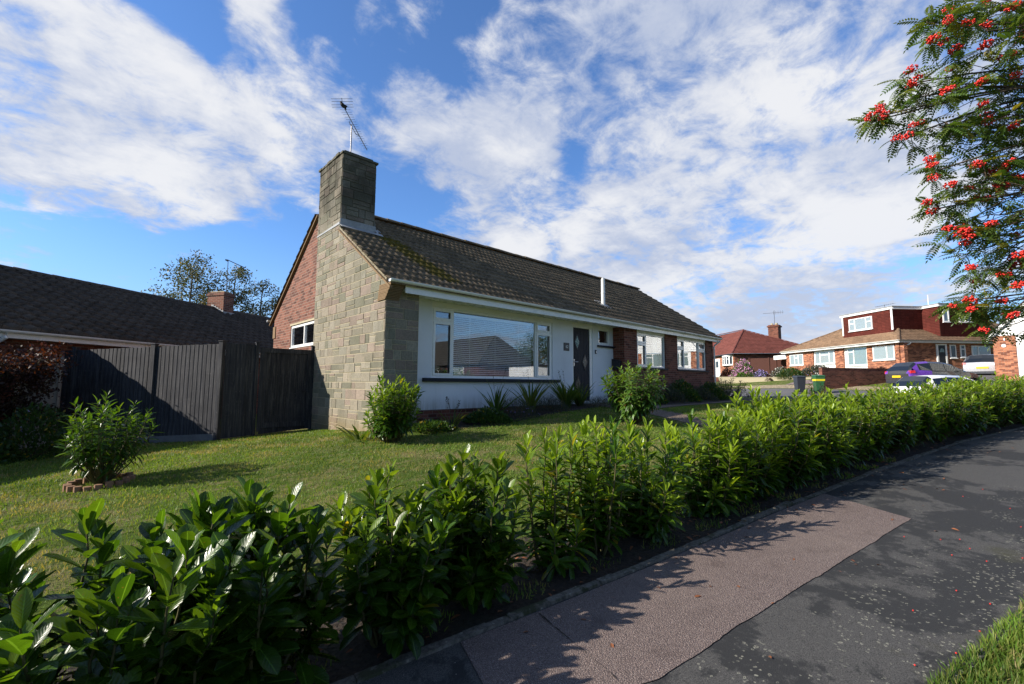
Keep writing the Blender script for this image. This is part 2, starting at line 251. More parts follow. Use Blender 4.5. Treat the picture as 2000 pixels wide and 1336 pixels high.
def lawn_mat():
    m,t,b=newmat('lawn'); P=t.obj()
    n=t.noise(1.3,P,6,.62); n2=t.noise(55,P,5,.75); n3=t.noise(.45,P,5,.6); n4=t.noise(170,P,3,.7)
    c=t.mix(t.mr(n2,.3,.7),(.045,.080,.010),(.13,.19,.03)); c=t.mix(t.mr(t.noise(2.6,t.scale(P,(1,2.2,1)),6,.7),.48,.62,0,.7),c,(.24,.20,.095)); c=t.mix(t.mr(n,.52,.66,0,.8),c,(.26,.21,.10)); c=t.mix(t.mr(n3,.5,.7,0,.5),c,(.08,.14,.018))
    c=t.mix(t.mr(n4,.5,.8,0,.5),c,(.16,.14,.06))
    t.put(b.inputs['Base Color'],c); b.inputs['Roughness'].default_value=.95; b.inputs['Specular IOR Level'].default_value=.1
    t.put(b.inputs['Normal'],t.bump(t.math('ADD',n2,t.math('MULTIPLY',n4,.6)),1,.03)); return m
lawn_mat()
def soil_mat():
    m,t,b=newmat('soil'); P=t.obj(); n=t.noise(30,P,6,.75); n2=t.noise(3,P,5,.6); v=t.voro(26,P)
    c=t.mix(t.mr(n,.3,.7),(.014,.009,.006),(.055,.036,.022)); c=t.mix(t.mr(n2,.5,.7,0,.5),c,(.03,.035,.012)); c=t.mix(t.mr(v,.12,.05,0,.5),c,(.10,.055,.03))
    t.put(b.inputs['Base Color'],c); b.inputs['Roughness'].default_value=.95; t.put(b.inputs['Normal'],t.bump(t.math('ADD',n,v),1,.03)); return m
soil_mat()
def tarmac(name,kind):
    m,t,b=newmat(name); P=t.obj(); g=t.noise(170,P,3,.85); v=t.voro(120,P); v2=t.voro(260,P,out='Color')
    if kind=='pink':
        c=t.mix(t.mr(g,.38,.62),(.075,.056,.052),(.26,.195,.17)); c=t.mix(t.mr(v,.28,.12,0,.75),c,(.56,.49,.43)); c=t.mix(t.mr(t.noise(4,P,6,.7),.5,.75,0,.5),c,(.06,.04,.035)); c=t.mix(t.mr(t.noise(.7,P,3,.5),.4,.7,0,.25),c,(.30,.24,.2)); c=t.mix(t.mr(t.noise(1.4,P,5,.6),.45,.75,0,.4),c,(.05,.032,.03)); h=t.math('ADD',g,v)
    elif kind=='old':
        c=t.mix(t.mr(g,.35,.65),(.028,.027,.026),(.13,.125,.115))
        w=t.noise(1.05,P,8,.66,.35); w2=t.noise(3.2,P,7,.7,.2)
        dk=t.mr(t.math('ADD',w,t.math('MULTIPLY',t.math('SUBTRACT',w2,.5),.4)),.455,.515,1,0)  # dark blotches: black asphalt wear, with dappled tree shade put into the colour
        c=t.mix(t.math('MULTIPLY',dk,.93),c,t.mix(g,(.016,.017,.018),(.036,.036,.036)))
        # lichen rosettes, thicker towards the verge
        s=t.sep(P); edge=t.math('SUBTRACT',t.math('SUBTRACT',1.35,t.math('MULTIPLY',s[0],.21)),s[1]) # >0 verge side
        lv=t.voro(30,t.vm('ADD',P,t.scale(t.noise(30,P,3,out='Color'),.03))); ring=t.mr(t.math('ABSOLUTE',t.math('SUBTRACT',lv,.17)),.03,.10,1,0)
        den=t.mr(t.math('ADD',t.math('MULTIPLY',edge,.24),t.noise(2.6,P,6,.7)),.46,.58)
        c=t.mix(t.math('MULTIPLY',t.math('MULTIPLY',ring,den),t.mr(g,.3,.6,.3,1)),c,(.33,.32,.25))
        gr=t.mr(t.math('ADD',t.math('MULTIPLY',edge,.35),t.noise(1.6,P,6,.7)),.60,.80); c=t.mix(t.math('MULTIPLY',gr,.75),c,(.045,.045,.015))
        sp=t.mr(t.voro(11,P),.035,.02,0,.8); c=t.mix(sp,c,(.5,.48,.42)); h=t.math('ADD',g,t.math('MULTIPLY',dk,-.3))
    else:
        c=t.mix(t.mr(g,.3,.7),(.07,.07,.075),(.16,.155,.155)); c=t.mix(t.mr(t.noise(.8,P,5,.6),.5,.7,0,.4),c,(.22,.19,.15)); h=g
    t.put(b.inputs['Base Color'],c); b.inputs['Roughness'].default_value=.85; b.inputs['Specular IOR Level'].default_value=.35; t.put(b.inputs['Normal'],t.bump(h,.8,.008)); return m
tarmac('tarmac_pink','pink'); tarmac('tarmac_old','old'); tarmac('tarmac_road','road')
def gravel_mat(name,a,b2,sc_=60):
    m,t,b=newmat(name); P=t.obj(); v=t.voro(sc_,P,out='Color'); d=t.voro(sc_,P); c=t.mix(t.sep(v)[0],a,b2); c=t.mix(t.mr(d,.35,.6,0,.7),c,tuple(q*.3 for q in a)); c=t.mix(t.mr(t.noise(1.5,P,5),.5,.7,0,.4),c,a)
    t.put(b.inputs['Base Color'],c); b.inputs['Roughness'].default_value=.9; t.put(b.inputs['Normal'],t.bump(d,1,.02)); return m
gravel_mat('gravel',(.15,.10,.07),(.34,.26,.19)); gravel_mat('gravel_pale',(.30,.23,.12),(.55,.46,.30),14); gravel_mat('rubble',(.20,.13,.11),(.42,.36,.34),7)
def kerb_mat():
    m,t,b=newmat('kerb_stone'); P=t.obj(); n=t.noise(25,P,6,.75); c=t.mix(t.mr(n,.3,.7),(.05,.045,.035),(.20,.18,.15)); c=t.mix(t.mr(t.noise(5,P,5,.7),.5,.62,0,.9),c,(.035,.04,.012)); c=t.mix(t.mr(t.voro(18,P),.2,.08,0,.6),c,(.36,.34,.28))
    t.put(b.inputs['Base Color'],c); b.inputs['Roughness'].default_value=.95; t.put(b.inputs['Normal'],t.bump(n,1,.01)); return m
kerb_mat()
# ---------------- mesh builders ----------------
def setprops(o,label=None,cat=None,group=None,kind=None):
    if label: o['label']=label
    if cat: o['category']=cat
    if group: o['group']=group
    if kind: o['kind']=kind
    return o
def link(o): sc.collection.objects.link(o); return o
def thing(name,label,cat,loc,group=None):
    o=bpy.data.objects.new(name,None); o.empty_display_size=.2; o.location=loc; link(o); return setprops(o,label,cat,group)
def rootloc(p):
    v=Vector((0,0,0))
    while p is not None: v=v+p.location; p=p.parent
    return v
class Fr: # wall frame: u along, n outwards, z up
    def __init__(s,p0,d,nside=-1):
        s.p=Vector((p0[0],p0[1],0)); s.u=Vector((d[0],d[1],0)).normalized(); s.n=Vector((s.u.y,-s.u.x,0))*(1 if nside<0 else -1)
    def __call__(s,u,n,z): return s.p+s.u*u+s.n*n+Vector((0,0,z))
WF=Fr((0,0),(1,0))
class MB:
    def __init__(s): s.v=[]; s.f=[]; s.c=[]; s.uvs=None; s.smooth=False
    def quad(s,*p,c=None):
        i=len(s.v); s.v+= [tuple(q) for q in p]; s.f.append(tuple(range(i,i+len(p)))); s.c.append(c)
    def hexa(s,P,c=None): # 8 pts: bottom 4 ccw, top 4
        i=len(s.v); s.v+=[tuple(q) for q in P]
        for f in ((3,2,1,0),(4,5,6,7),(0,1,5,4),(1,2,6,5),(2,3,7,6),(3,0,4,7)): s.f.append(tuple(i+k for k in f)); s.c.append(c)
        return s
    def box(s,x0,x1,y0,y1,z0,z1,c=None):
        return s.hexa([(x0,y0,z0),(x1,y0,z0),(x1,y1,z0),(x0,y1,z0),(x0,y0,z1),(x1,y0,z1),(x1,y1,z1),(x0,y1,z1)],c)
    def fbox(s,F,u0,u1,n0,n1,z0,z1,c=None):
        return s.hexa([F(u0,n1,z0),F(u1,n1,z0),F(u1,n0,z0),F(u0,n0,z0),F(u0,n1,z1),F(u1,n1,z1),F(u1,n0,z1),F(u0,n0,z1)],c)
    def tube(s,pts,r,seg=8,cap=True,c=None):
        pts=[Vector(p) for p in pts]; rs=r if isinstance(r,(list,tuple)) else [r]*len(pts); i0=len(s.v); ref=Vector((0,0,1))
        for k,p in enumerate(pts):
            d=(pts[min(k+1,len(pts)-1)]-pts[max(k-1,0)]).normalized()
            a=d.cross(ref) 
            if a.length<.1: a=d.cross(Vector((1,0,0)))
            a.normalize(); b=d.cross(a)
            for j in range(seg):
                q=2*math.pi*j/seg; s.v.append(tuple(p+a*math.cos(q)*rs[k]+b*math.sin(q)*rs[k]))
        for k in range(len(pts)-1):
            for j in range(seg):
                s.f.append((i0+k*seg+j,i0+k*seg+(j+1)%seg,i0+(k+1)*seg+(j+1)%seg,i0+(k+1)*seg+j)); s.c.append(c)
        if cap: s.f.append(tuple(i0+j for j in range(seg))[::-1]); s.c.append(c); s.f.append(tuple(i0+(len(pts)-1)*seg+j for j in range(seg))); s.c.append(c)
        return s
    def poly(s,pts,c=None): s.quad(*pts,c=c); return s
    def slab(s,pts,d,c=None): # polygon extruded by vector d
        n=len(pts); i=len(s.v); d=Vector(d); s.v+=[tuple(Vector(p)) for p in pts]+[tuple(Vector(p)+d) for p in pts]
        s.f.append(tuple(range(i,i+n))[::-1]); s.f.append(tuple(range(i+n,i+2*n))); s.c+=[c,c]
        for k in range(n): s.f.append((i+k,i+(k+1)%n,i+n+(k+1)%n,i+n+k)); s.c.append(c)
        return s
    def build(s,name,mat,parent=None,bev=0,smooth=False,label=None,cat=None,group=None,kind=None,loc=None):
        off=rootloc(parent) if parent is not None else Vector(loc or (0,0,0))
        me=bpy.data.meshes.new(name); V=np.array(s.v,float).reshape(-1,3); O=np.array(off)
        me.from_pydata((V-O).tolist(),[],s.f); 
        if parent is None or True:
            bm=bmesh.new(); bm.from_mesh(me); bmesh.ops.recalc_face_normals(bm,faces=bm.faces) if not getattr(s,'norecalc',False) else None
            bm.to_mesh(me); bm.free()
        uvl=me.uv_layers.new(name='UVMap'); n=len(me.loops); vi=np.empty(n,int); me.loops.foreach_get('vertex_index',vi)
        nf=len(me.polygons); nr=np.empty(nf*3); me.polygons.foreach_get('normal',nr); nr=nr.reshape(-1,3); lt=np.empty(nf,int); me.polygons.foreach_get('loop_total',lt)
        fn=np.repeat(nr,lt,0); co=np.empty(len(me.vertices)*3); me.vertices.foreach_get('co',co); W=(co.reshape(-1,3)+O)[vi]
        if s.uvs is not None: uu=s.uvs[vi]
        else:
            hz=np.hypot(fn[:,0],fn[:,1]); side=hz>.75; tx=np.where(side,-fn[:,1]/np.maximum(hz,1e-6),1); ty=np.where(side,fn[:,0]/np.maximum(hz,1e-6),0)
            uu=np.c_[W[:,0]*tx+W[:,1]*ty, np.where(side,W[:,2],W[:,1])]
        uvl.data.foreach_set('uv',uu.ravel())
        if any(x is not None for x in s.c):
            ca=me.color_attributes.new('Col','FLOAT_COLOR','CORNER'); cc=np.array([(*(x or (.2,.2,.2)),1) for x in s.c]); ca.data.foreach_set('color',np.repeat(cc,lt,0).ravel())
        if smooth: me.polygons.foreach_set('use_smooth',[True]*nf)
        me.materials.append(MATS[mat]); o=bpy.data.objects.new(name,me); link(o)
        if bev: 
            bv=o.modifiers.new('b','BEVEL'); bv.width=bev; bv.segments=2; bv.limit_method='ANGLE'; bv.harden_normals=False
        if parent is not None: o.parent=parent
        else: o.location=off
        me.update(); return setprops(o,label,cat,group,kind)
def raw_mesh(name,V,F,mat,parent=None,uv=None,col=None,loc=None,smooth=True,**k):
    # V (n,3) local, F (m,4 or 3) all same size, uv/col per vertex
    me=bpy.data.meshes.new(name); n=len(V); m,q=F.shape; me.vertices.add(n); me.vertices.foreach_set('co',np.ascontiguousarray(V,dtype=np.float32).ravel())
    me.loops.add(m*q); me.loops.foreach_set('vertex_index',np.ascontiguousarray(F,dtype=np.int32).ravel()); me.polygons.add(m)
    me.polygons.foreach_set('loop_start',np.arange(0,m*q,q,dtype=np.int32)); me.polygons.foreach_set('loop_total',np.full(m,q,dtype=np.int32))
    me.update(calc_edges=True)
    if uv is not None: l=me.uv_layers.new(name='UVMap'); l.data.foreach_set('uv',np.ascontiguousarray(uv[F.ravel()],dtype=np.float32).ravel())
    if col is not None:
        ca=me.color_attributes.new('Col','FLOAT_COLOR','POINT'); ca.data.foreach_set('color',np.c_[col,np.ones(n)].astype(np.float32).ravel())
    if smooth: me.polygons.foreach_set('use_smooth',[True]*m)
    me.materials.append(MATS[mat]); me.validate(); o=bpy.data.objects.new(name,me); link(o)
    if parent is not None: o.parent=parent
    if loc is not None: o.location=loc
    return setprops(o,**k)
def drape(name,A,B,mat,dz=.006,nu=60,nv=6,kind='structure',jag=0,**k):
    # strip between two polylines
    def rs(P,n):
        P=np.array(P,float); d=np.r_[0,np.cumsum(np.hypot(*np.diff(P,axis=0).T))]; q=np.linspace(0,d[-1],n); return np.c_[np.interp(q,d,P[:,0]),np.interp(q,d,P[:,1])]
    a=rs(A,nu);b=rs(B,nu); w_=np.linspace(0,1,nv)[None,:,None]; G=a[:,None]*(1-w_)+b[:,None]*w_
    if jag:
        rj=np.random.default_rng(9); jj=np.cumsum(rj.normal(0,jag,(nu,2)),0); jj-=np.linspace(0,1,nu)[:,None]*jj[-1]; G[:,-1]+=jj+rj.normal(0,jag*.6,(nu,2)); G[-1]+=rj.normal(0,jag,(nv,2))
    Z=H(G[...,0],G[...,1])+dz; V=np.c_[G.reshape(-1,2),Z.ravel()]
    i=np.arange((nu-1)*nv).reshape(nu-1,nv)[:,:-1].ravel(); F=np.c_[i,i+nv,i+nv+1,i+1]
    e1=V[F[0,1]]-V[F[0,0]]; e2=V[F[0,3]]-V[F[0,0]]
    if e1[0]*e2[1]-e1[1]*e2[0]<0: F=F[:,::-1]
    return raw_mesh(name,V,F,mat,uv=V[:,:2],kind=kind,**k)
# ---------------- ground, pavement, paths ----------------
def axis(lo,hi,st,far):
    a=list(np.arange(lo,hi+1e-6,st)); s_=st
    x=hi
    while x<far: s_*=1.25; x+=s_; a.append(x)
    x=lo; s_=st
    while x>-far: s_*=1.25; x-=s_; a.insert(0,x)
    return np.array(a)
gx=axis(-5,22,.25,900); gy=axis(-5,18,.25,900); GX,GY=np.meshgrid(gx,gy,indexing='ij'); GZ=H(GX,GY)
far=np.hypot(GX-20,GY-5); GZ=GZ+np.where(far>90,-(far-90)*.01,0)
V=np.c_[GX.ravel(),GY.ravel(),GZ.ravel()]; n1=len(gy); i=(np.arange(len(gx)-1)[:,None]*n1+np.arange(n1-1)[None,:]).ravel(); F=np.c_[i,i+n1,i+n1+1,i+1]
raw_mesh('ground',V,F,'lawn',uv=V[:,:2],kind='structure')
KERB=[(-6,3.6),(-2,2.85),(0,2.43),(1.54,2.16),(2.22,2.04),(3.27,1.87),(5.01,1.63),(6.54,1.34),(8.32,1.0),(10.82,.49),(13.54,-.32),(17,-1.6),(20.5,-3.2)]
VERGE=[(-6,1.7),(-2,1.25),(1,.75),(3.17,.20),(3.70,.06),(4.45,-.12),(6.5,-.55),(8.6,-1.1),(11.5,-1.9),(14.5,-2.9),(17,-3.9),(19,-5)]
def offs(P,d):
    P=np.array(P,float); t=np.gradient(P,axis=0); t/=np.hypot(t[:,0],t[:,1])[:,None]; return P+np.c_[-t[:,1],t[:,0]]*d
drape('soil',offs(KERB,1.0),KERB,'soil',.006,90,8)
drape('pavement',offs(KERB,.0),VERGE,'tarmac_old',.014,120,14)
drape('pavement_patch',[(1.62,2.13),(2.22,2.02),(3.27,1.85),(5.01,1.61),(6.15,1.40)],[(1.40,1.50),(2.14,1.21),(3.4,1.02),(5.78,.63)],'tarmac_pink',.019,160,40,jag=.0015)
V_=[(2.13,2.01),(2.0,1.40),(1.93,1.22)]
drape('pavement_joint',offs(V_,-.006),offs(V_,.006),'soil',.024,60,2,jag=.002)
# edging kerb stones: small worn blocks
def resample(P,st):
    P=np.array(P,float); d=np.r_[0,np.cumsum(np.hypot(*np.diff(P,axis=0).T))]; q=np.arange(0,d[-1],st); return np.c_[np.interp(q,d,P[:,0]),np.interp(q,d,P[:,1])]
rng=np.random.default_rng(5); random.seed(5)
mb=MB(); kp=resample(KERB,.9)
for a,b in zip(kp[:-1],kp[1:]):
    d=(b-a)/np.hypot(*(b-a)); nn=np.array([-d[1],d[0]]); segs=6
    off=random.uniform(-.01,.01); zt=random.uniform(.022,.04)
    for k in range(segs):
        p=a+(b-a)*(k/segs+.002); q=a+(b-a)*((k+1)/segs-.002*(k==segs-1)); zp=float(H(*p)); zq=float(H(*q)); j=random.uniform(-.004,.004)
        w0=off+j; w1=off+.055+random.uniform(-.008,.008)
        A,B_,C_,D_=[(*(p+nn*w0),zp),(*(q+nn*w0),zq),(*(q+nn*w1),zq),(*(p+nn*w1),zp)]
        zt2=zt+random.uniform(-.006,.004)
        mb.hexa([(x,y,z-.08) for x,y,z in (A,B_,C_,D_)]+[(x,y,z+zt2) for x,y,z in (A,B_,C_,D_)])
mb.build('kerb','kerb_stone',kind='structure')
drape('garden_path',[(11.6,8.2),(11.3,7.0),(11.0,5.6),(10.2,4.4),(9.8,3.0)],[(10.2,8.2),(10.2,7.0),(10.0,5.8),(9.5,4.6),(9.1,3.2)],'gravel',.008,40,6)
drape('garden_path',[(10.9,7.0),(13,6.55),(15,6.45),(17.4,6.55),(20.5,6.2)],[(10.9,6.2),(13,6.30),(15,6.25),(17.4,6.30),(20.5,5.9)],'gravel',.012,40,4)
drape('flowerbed',[(4.9,8.3),(10.2,8.3)],[(4.6,7.5),(6,6.95),(8.5,7.3),(10.2,7.25)],'soil',.009,40,5)
drape('flowerbed',[(11.6,8.0),(20.0,8.0)],[(11.6,6.9),(13,6.55),(15,6.45),(17.4,6.55),(20.0,6.3)],'soil',.010,40,5)
drape('side_pavement',[(20.5,-3.3),(21.8,2),(22.6,6),(23.0,10),(23.4,20)],[(22.3,-4),(23.6,2),(24.6,6),(25.0,10),(25.4,20)],'gravel',.012,60,5)
drape('road',[(22.6,-14),(23.2,-4),(24.4,2),(25.2,6),(25.6,10),(26.0,22),(26,40)],[(29,-14),(29.5,-4),(30.4,2),(31.6,6),(32.6,10),(34,22),(35,40)],'tarmac_road',.010,80,12)
drape('road',[(-20,-1.2),(-6,-1),(3,-1.9),(9,-3.2),(15,-5.2),(20,-7.5),(26,-9)],[(-20,-7),(-6,-7),(3,-8),(9,-9.5),(15,-11),(20,-12.5),(26,-14)],'tarmac_road',.009,80,12)
drape('far_verge',[(30.6,2),(31.8,6),(32.8,10),(34.2,22)],[(32.3,2.2),(33.6,6.2),(34.8,10.2),(36,22)],'gravel_pale',.014,40,5)
drape('driveway',[(30.0,-3),(30.4,2),(30.9,4.2)],[(42,-1.2),(43,1),(41,3.8)],'tarmac_road',.016,30,12)
# ---------------- roofs and walls ----------------
def tile_roof(name,mat,P0,U,Vv,L,xa,xb,parent,gauge=.31,roll=.165,amp=.017,step=.042,du=None,**k):
    P0=Vector(P0); U=Vector(U).normalized(); Vv=Vector(Vv).normalized(); N=U.cross(Vv).normalized()
    if N.z<0: N=-N
    du=du or roll/5; rows=int(math.ceil(L/gauge)); VV=[];FF=[];UV=[]; base=0; rn=random.Random(3)
    for r_ in range(rows):
        s0=r_*gauge-.012; s1=min(L,(r_+1)*gauge+.015); t0=min(1,max(0,s0/L)); t1=min(1,s1/L)
        a0,b0,a1,b1=xa(t0),xb(t0),xa(t1),xb(t1)
        if b0-a0<.05: continue
        nn=max(2,int((b0-a0)/du)+1); w_=np.linspace(0,1,nn); u0=a0+(b0-a0)*w_; u1=np.clip(u0,a1,max(a1,b1)) if b1>a1 else np.full(nn,(a1+b1)/2)
        sh=(.5*roll*2 if False else 0)
        h=amp*(1+np.cos(2*np.pi*(u0/roll))); jit=np.repeat([rn.uniform(-.004,.004) for _ in range(int(nn*du/.33)+3)],max(1,int(.33/du)))[:nn] if du<.1 else np.zeros(nn)
        if len(jit)<nn: jit=np.zeros(nn)
        for uu_,ss,hh in ((u0,s0-.004,h*0+ -.01),(u0,s0,h+step+jit),(u1,s1,h+.002+jit)):
            VV.append(np.outer(uu_,U)+np.outer(np.full(nn,ss),Vv)+np.outer(hh,N)); UV.append(np.c_[uu_,np.full(nn,ss if ss>s0 or True else s0)])
        i=np.arange(nn-1)+base
        FF.append(np.c_[i,i+1,i+nn+1,i+nn]); FF.append(np.c_[i+nn,i+nn+1,i+2*nn+1,i+2*nn]); base+=3*nn
    UV=np.concatenate(UV); UV[:,1]=np.clip(UV[:,1],0,None)
    o=raw_mesh(name,np.concatenate(VV)+np.array(P0-rootloc(parent)),np.concatenate(FF),mat,parent=parent,uv=UV,smooth=False,**k); return o
def ridge_tiles(name,mat,p,q,parent,r=.12,ln=.45):
    p=Vector(p);q=Vector(q); L=(q-p).length; n=max(1,int(L/ln)); mb=MB(); d=(q-p)/L; a=d.cross(Vector((0,0,1))).normalized(); up_=a.cross(d).normalized()
    for k in range(n):
        s0=p+d*(L*k/n); s1=p+d*(L*(k+1)/n+.02); jj=random.uniform(-.006,.008); V0=[];V1=[]
        for j in range(7):
            q_=math.pi*(j/6); o_=a*math.cos(q_)*r+up_*(math.sin(q_)*r*.75+jj); V0.append(s0+o_*1.06); V1.append(s1+o_*.97)
        for j in range(6): mb.quad(V0[j],V0[j+1],V1[j+1],V1[j])
        mb.poly(V0); mb.poly(V1)
    mb.norecalc=True
    return mb.build(name,mat,parent)
def wall(F,u0,u1,z0,z1,ops,mat,name,parent,th=.25,n0=0,sub=False,**k):
    # boxes round openings, butted end to end
    us=sorted({u0,u1,*[o[0] for o in ops],*[o[1] for o in ops]}); zs=sorted({z0,z1,*[o[2] for o in ops],*[o[3] for o in ops]})
    mb=MB()
    for a,b in zip(us[:-1],us[1:]):
        runs=[];
        for c,d in zip(zs[:-1],zs[1:]):
            if any(o[0]<=a+1e-6 and o[1]>=b-1e-6 and o[2]<=c+1e-6 and o[3]>=d-1e-6 for o in ops): continue
            if runs and abs(runs[-1][1]-c)<1e-6: runs[-1][1]=d
            else: runs.append([c,d])
        for c,d in runs: mb.fbox(F,a,b,n0-th,n0,c,d)
    return mb.build(name,mat,parent,**k)
def window(parent,F,u0,u1,z0,z1,cols,n=-.06,name='window',mat='white_frame',glass='glass',fw_=.055,sill=None,blind=None,label=None,depth=.07,backing=None):
    # cols: list of (fraction end, opens, toplight fraction or None)
    mb=MB(); panes=[]
    mb.fbox(F,u0,u1,n-depth,n,z0,z0+fw_); mb.fbox(F,u0,u1,n-depth,n,z1-fw_,z1)
    mb.fbox(F,u0,u0+fw_,n-depth,n,z0+fw_,z1-fw_); mb.fbox(F,u1-fw_,u1,n-depth,n,z0+fw_,z1-fw_)
    prev=u0+fw_; W_=u1-u0
    for ci,(fr,opn,top) in enumerate(cols):
        e=u0+W_*fr; last=ci==len(cols)-1
        if last: e=u1-fw_
        else:
            mb.fbox(F,e-fw_/2,e+fw_/2,n-depth,n,z0+fw_,z1-fw_)
            e=e-fw_/2
        cells=[]
        if top:
            zt=z0+(z1-z0)*top; mb.fbox(F,prev,e,n-depth,n,zt-fw_/2,zt+fw_/2); cells=[(z0+fw_,zt-fw_/2,opn),(zt+fw_/2,z1-fw_,opn)]
        else: cells=[(z0+fw_,z1-fw_,opn)]
        for (c,d,op) in cells:
            a,b=prev,e
            if op: # sash stands 12 mm proud
                s=.042; mb.fbox(F,a-.012,b+.012,n+.002,n+.016,c-.012,c+s); mb.fbox(F,a-.012,b+.012,n+.002,n+.016,d-s,d+.012); mb.fbox(F,a-.012,a+s,n+.002,n+.016,c+s,d-s); mb.fbox(F,b-s,b+.012,n+.002,n+.016,c+s,d-s); a+=s-.02;b-=s-.02;c+=s-.02;d-=s-.02
            panes.append((a,b,c,d))
        prev=e+fw_
    w_=mb.build(name,mat,parent,label=label)
    for (a,b,c,d) in panes:
        g=MB(); g.fbox(F,a,b,n-.034,n-.028,c,d); g.build('pane',glass,w_)
    if sill: 
        g=MB(); g.fbox(F,u0-sill[1],u1+sill[1],n-.05,sill[2],z0-sill[3],z0-.003); g.build('sill',sill[0],w_,bev=.004)
    return w_
def stone_panel(mb,fn,s0,s1,z0,z1,clips,rn,proud=.007):
    # random coursed ashlar; clips = list of half planes (a,b,c): a*s+b*z<=c keeps
    pal=[(.22,.205,.165),(.185,.18,.145),(.26,.21,.18),(.25,.20,.175),(.235,.225,.19),(.16,.16,.125),(.28,.25,.205),(.26,.24,.20),(.235,.215,.175)]
    def clip(P,a,b,c):
        o=[]
        for i in range(len(P)):
            p,q=P[i],P[(i+1)%len(P)]; dp=c-a*p[0]-b*p[1]; dq=c-a*q[0]-b*q[1]
            if dp>=0: o.append(p)
            if dp*dq<0: t=dp/(dp-dq); o.append((p[0]+(q[0]-p[0])*t,p[1]+(q[1]-p[1])*t))
        return o
    z=z0
    while z<z1:
        h=rn.choice([.145,.20,.22,.22,.19]); s=s0-rn.uniform(0,.2)
        while s<s1:
            if h>.18 and rn.random()<.33:
                wd=rn.uniform(.26,.52); hh=rn.choice([.065,.09,.13]); blocks=[(s,s+wd,z,z+hh),(s,s+wd,z+hh,z+h)] if rn.random()<.5 else [(s,s+wd,z,z+h-hh),(s,s+wd,z+h-hh,z+h)]
            else: wd=rn.choice([.16,.24,.34,.44,.5])*rn.uniform(.9,1.1); blocks=[(s,s+wd,z,z+h)]
            for (a,b,c,d) in blocks:
                g=.0045; P=[(max(a,s0)+g,c+g),(min(b,s1)-g,c+g),(min(b,s1)-g,min(d,z1)-g),(max(a,s0)+g,min(d,z1)-g)]
                if P[1][0]-P[0][0]<.03: continue
                for cl in clips:
                    P=clip(P,*cl)
                    if len(P)<3: break
                if len(P)<3: continue
                pr=proud+rn.uniform(-.003,.006); col=rn.choice(pal); k=rn.uniform(.8,1.15); col=tuple(q*k for q in col)
                cx=sum(p[0] for p in P)/len(P); cz=sum(p[1] for p in P)/len(P); sx=max(p[0] for p in P)-min(p[0] for p in P); sz=max(p[1] for p in P)-min(p[1] for p in P); i=.006
                B=[fn(p[0],0,p[1]) for p in P]; Tt=[fn(cx+(p[0]-cx)*(1-2*i/max(sx,.03)),pr+rn.uniform(-.002,.002),cz+(p[1]-cz)*(1-2*i/max(sz,.03))) for p in P]
                mb.poly(Tt,c=col)
                for j in range(len(P)): mb.quad(B[j],B[(j+1)%len(P)],Tt[(j+1)%len(P)],Tt[j],c=col)
            s+=wd
        z+=h
# ---------------- main bungalow ----------------
X0,XP,XS,XE=4.119,4.854,12.29,18.865; FY,RY,BY=7.93,8.344,15.1
RS=.68
def zr(y): return 3.62+RS*(y-FY) if y<11.5 else 3.62+RS*(11.5-FY)-RS*(y-11.5)
house=thing('bungalow','long brick and white rendered bungalow with tall stone chimney on its near gable','bungalow',(4.119,7.93,.5))
Ff=Fr((0,FY),(1,0)); Fg=Fr((X0,0),(0,1),nside=1) # gable: u=y, outward -x
assert Ff.n.y<0 and Fg.n.x<0, (Ff.n,Fg.n)
rn=random.Random(11)
# stone wall part (gable + return + stack share the walling)
core=MB()
core.slab([(X0,FY,.2),(X0,FY,zr(FY)-.04),(X0,11.5,zr(11.5)-.04),(X0,11.65,zr(11.65)-.04),(X0,11.65,.2)],(.22,0,0))
core.box(X0+.221,XP,FY,FY+.41,.2,3.5)
sw=core.build('stone_wall','mortar',house)
st=MB(); stone_panel(st,lambda s,n,z:Fg(s,n,z),FY+.0,11.65,.38,6.2,[(-RS,1,3.62-RS*FY-.05),(RS,1,3.62+RS*11.5-RS*FY+RS*11.5-.05)],rn)
stone_panel(st,lambda s,n,z:Ff(s,n,z),X0-.01,XP,.42,3.42,[],rn)
st.norecalc=False; st.build('stone_facing','stone',sw)
stk=MB(); cx0,cx1,cy0,cy1=X0,4.965,10.27,11.668
stk.box(cx0+.001,cx1,cy0,cy1,5.0,7.0); chim=stk.build('chimney','mortar_dark',house)
st=MB()
for fn,a,b,cl in ((lambda s,n,z:Fg(s,n,z),cy0,cy1,[(RS,-1,-(3.62-RS*FY)+.05),] ),(lambda s,n,z:Vector((s,cy0-n,z)),cx0,cx1,[]),(lambda s,n,z:Vector((s,cy1+n,z)),cx0,cx1,[]),(lambda s,n,z:Vector((cx1+n,s,z)),cy0,cy1,[])):
    stone_panel(st,fn,a,b,5.2 if cl else 5.0,7.0,[],rn,.009)
st.build('chimney_stone','stone',chim)
cap=MB(); rn2=random.Random(2)
ys=np.linspace(cy0-.035,cy1+.035,9)
for a,b in zip(ys[:-1],ys[1:]): cap.box(cx0-.035+rn2.uniform(-.01,.01),cx1+.035+rn2.uniform(-.01,.01),a+.002,b-.002,7.0,7.055+rn2.uniform(-.012,.02))
cap.box(cx0+.06,cx1-.06,cy0+.06,cy1-.06,7.05,7.12)
for yy in (10.65,11.25): cap.tube([(4.54,yy,7.1),(4.54,yy,7.13)],.11,12)
cap.build('chimney_cap','mortar_dark',chim)
fl=MB() # lead flashing
zl=zr(cy0)
fl.box(cx0-.01,cx1+.03,cy0-.022,cy0-.016,zl-.02,zl+.19); 
fl.slab([(cx0-.03,cy0-.03,zl+.03),(cx1+.15,cy0-.03,zl+.03),(cx1+.15,cy0-.25,zl-.10),(cx0-.03,cy0-.19,zl-.06)],(0,0,.012))
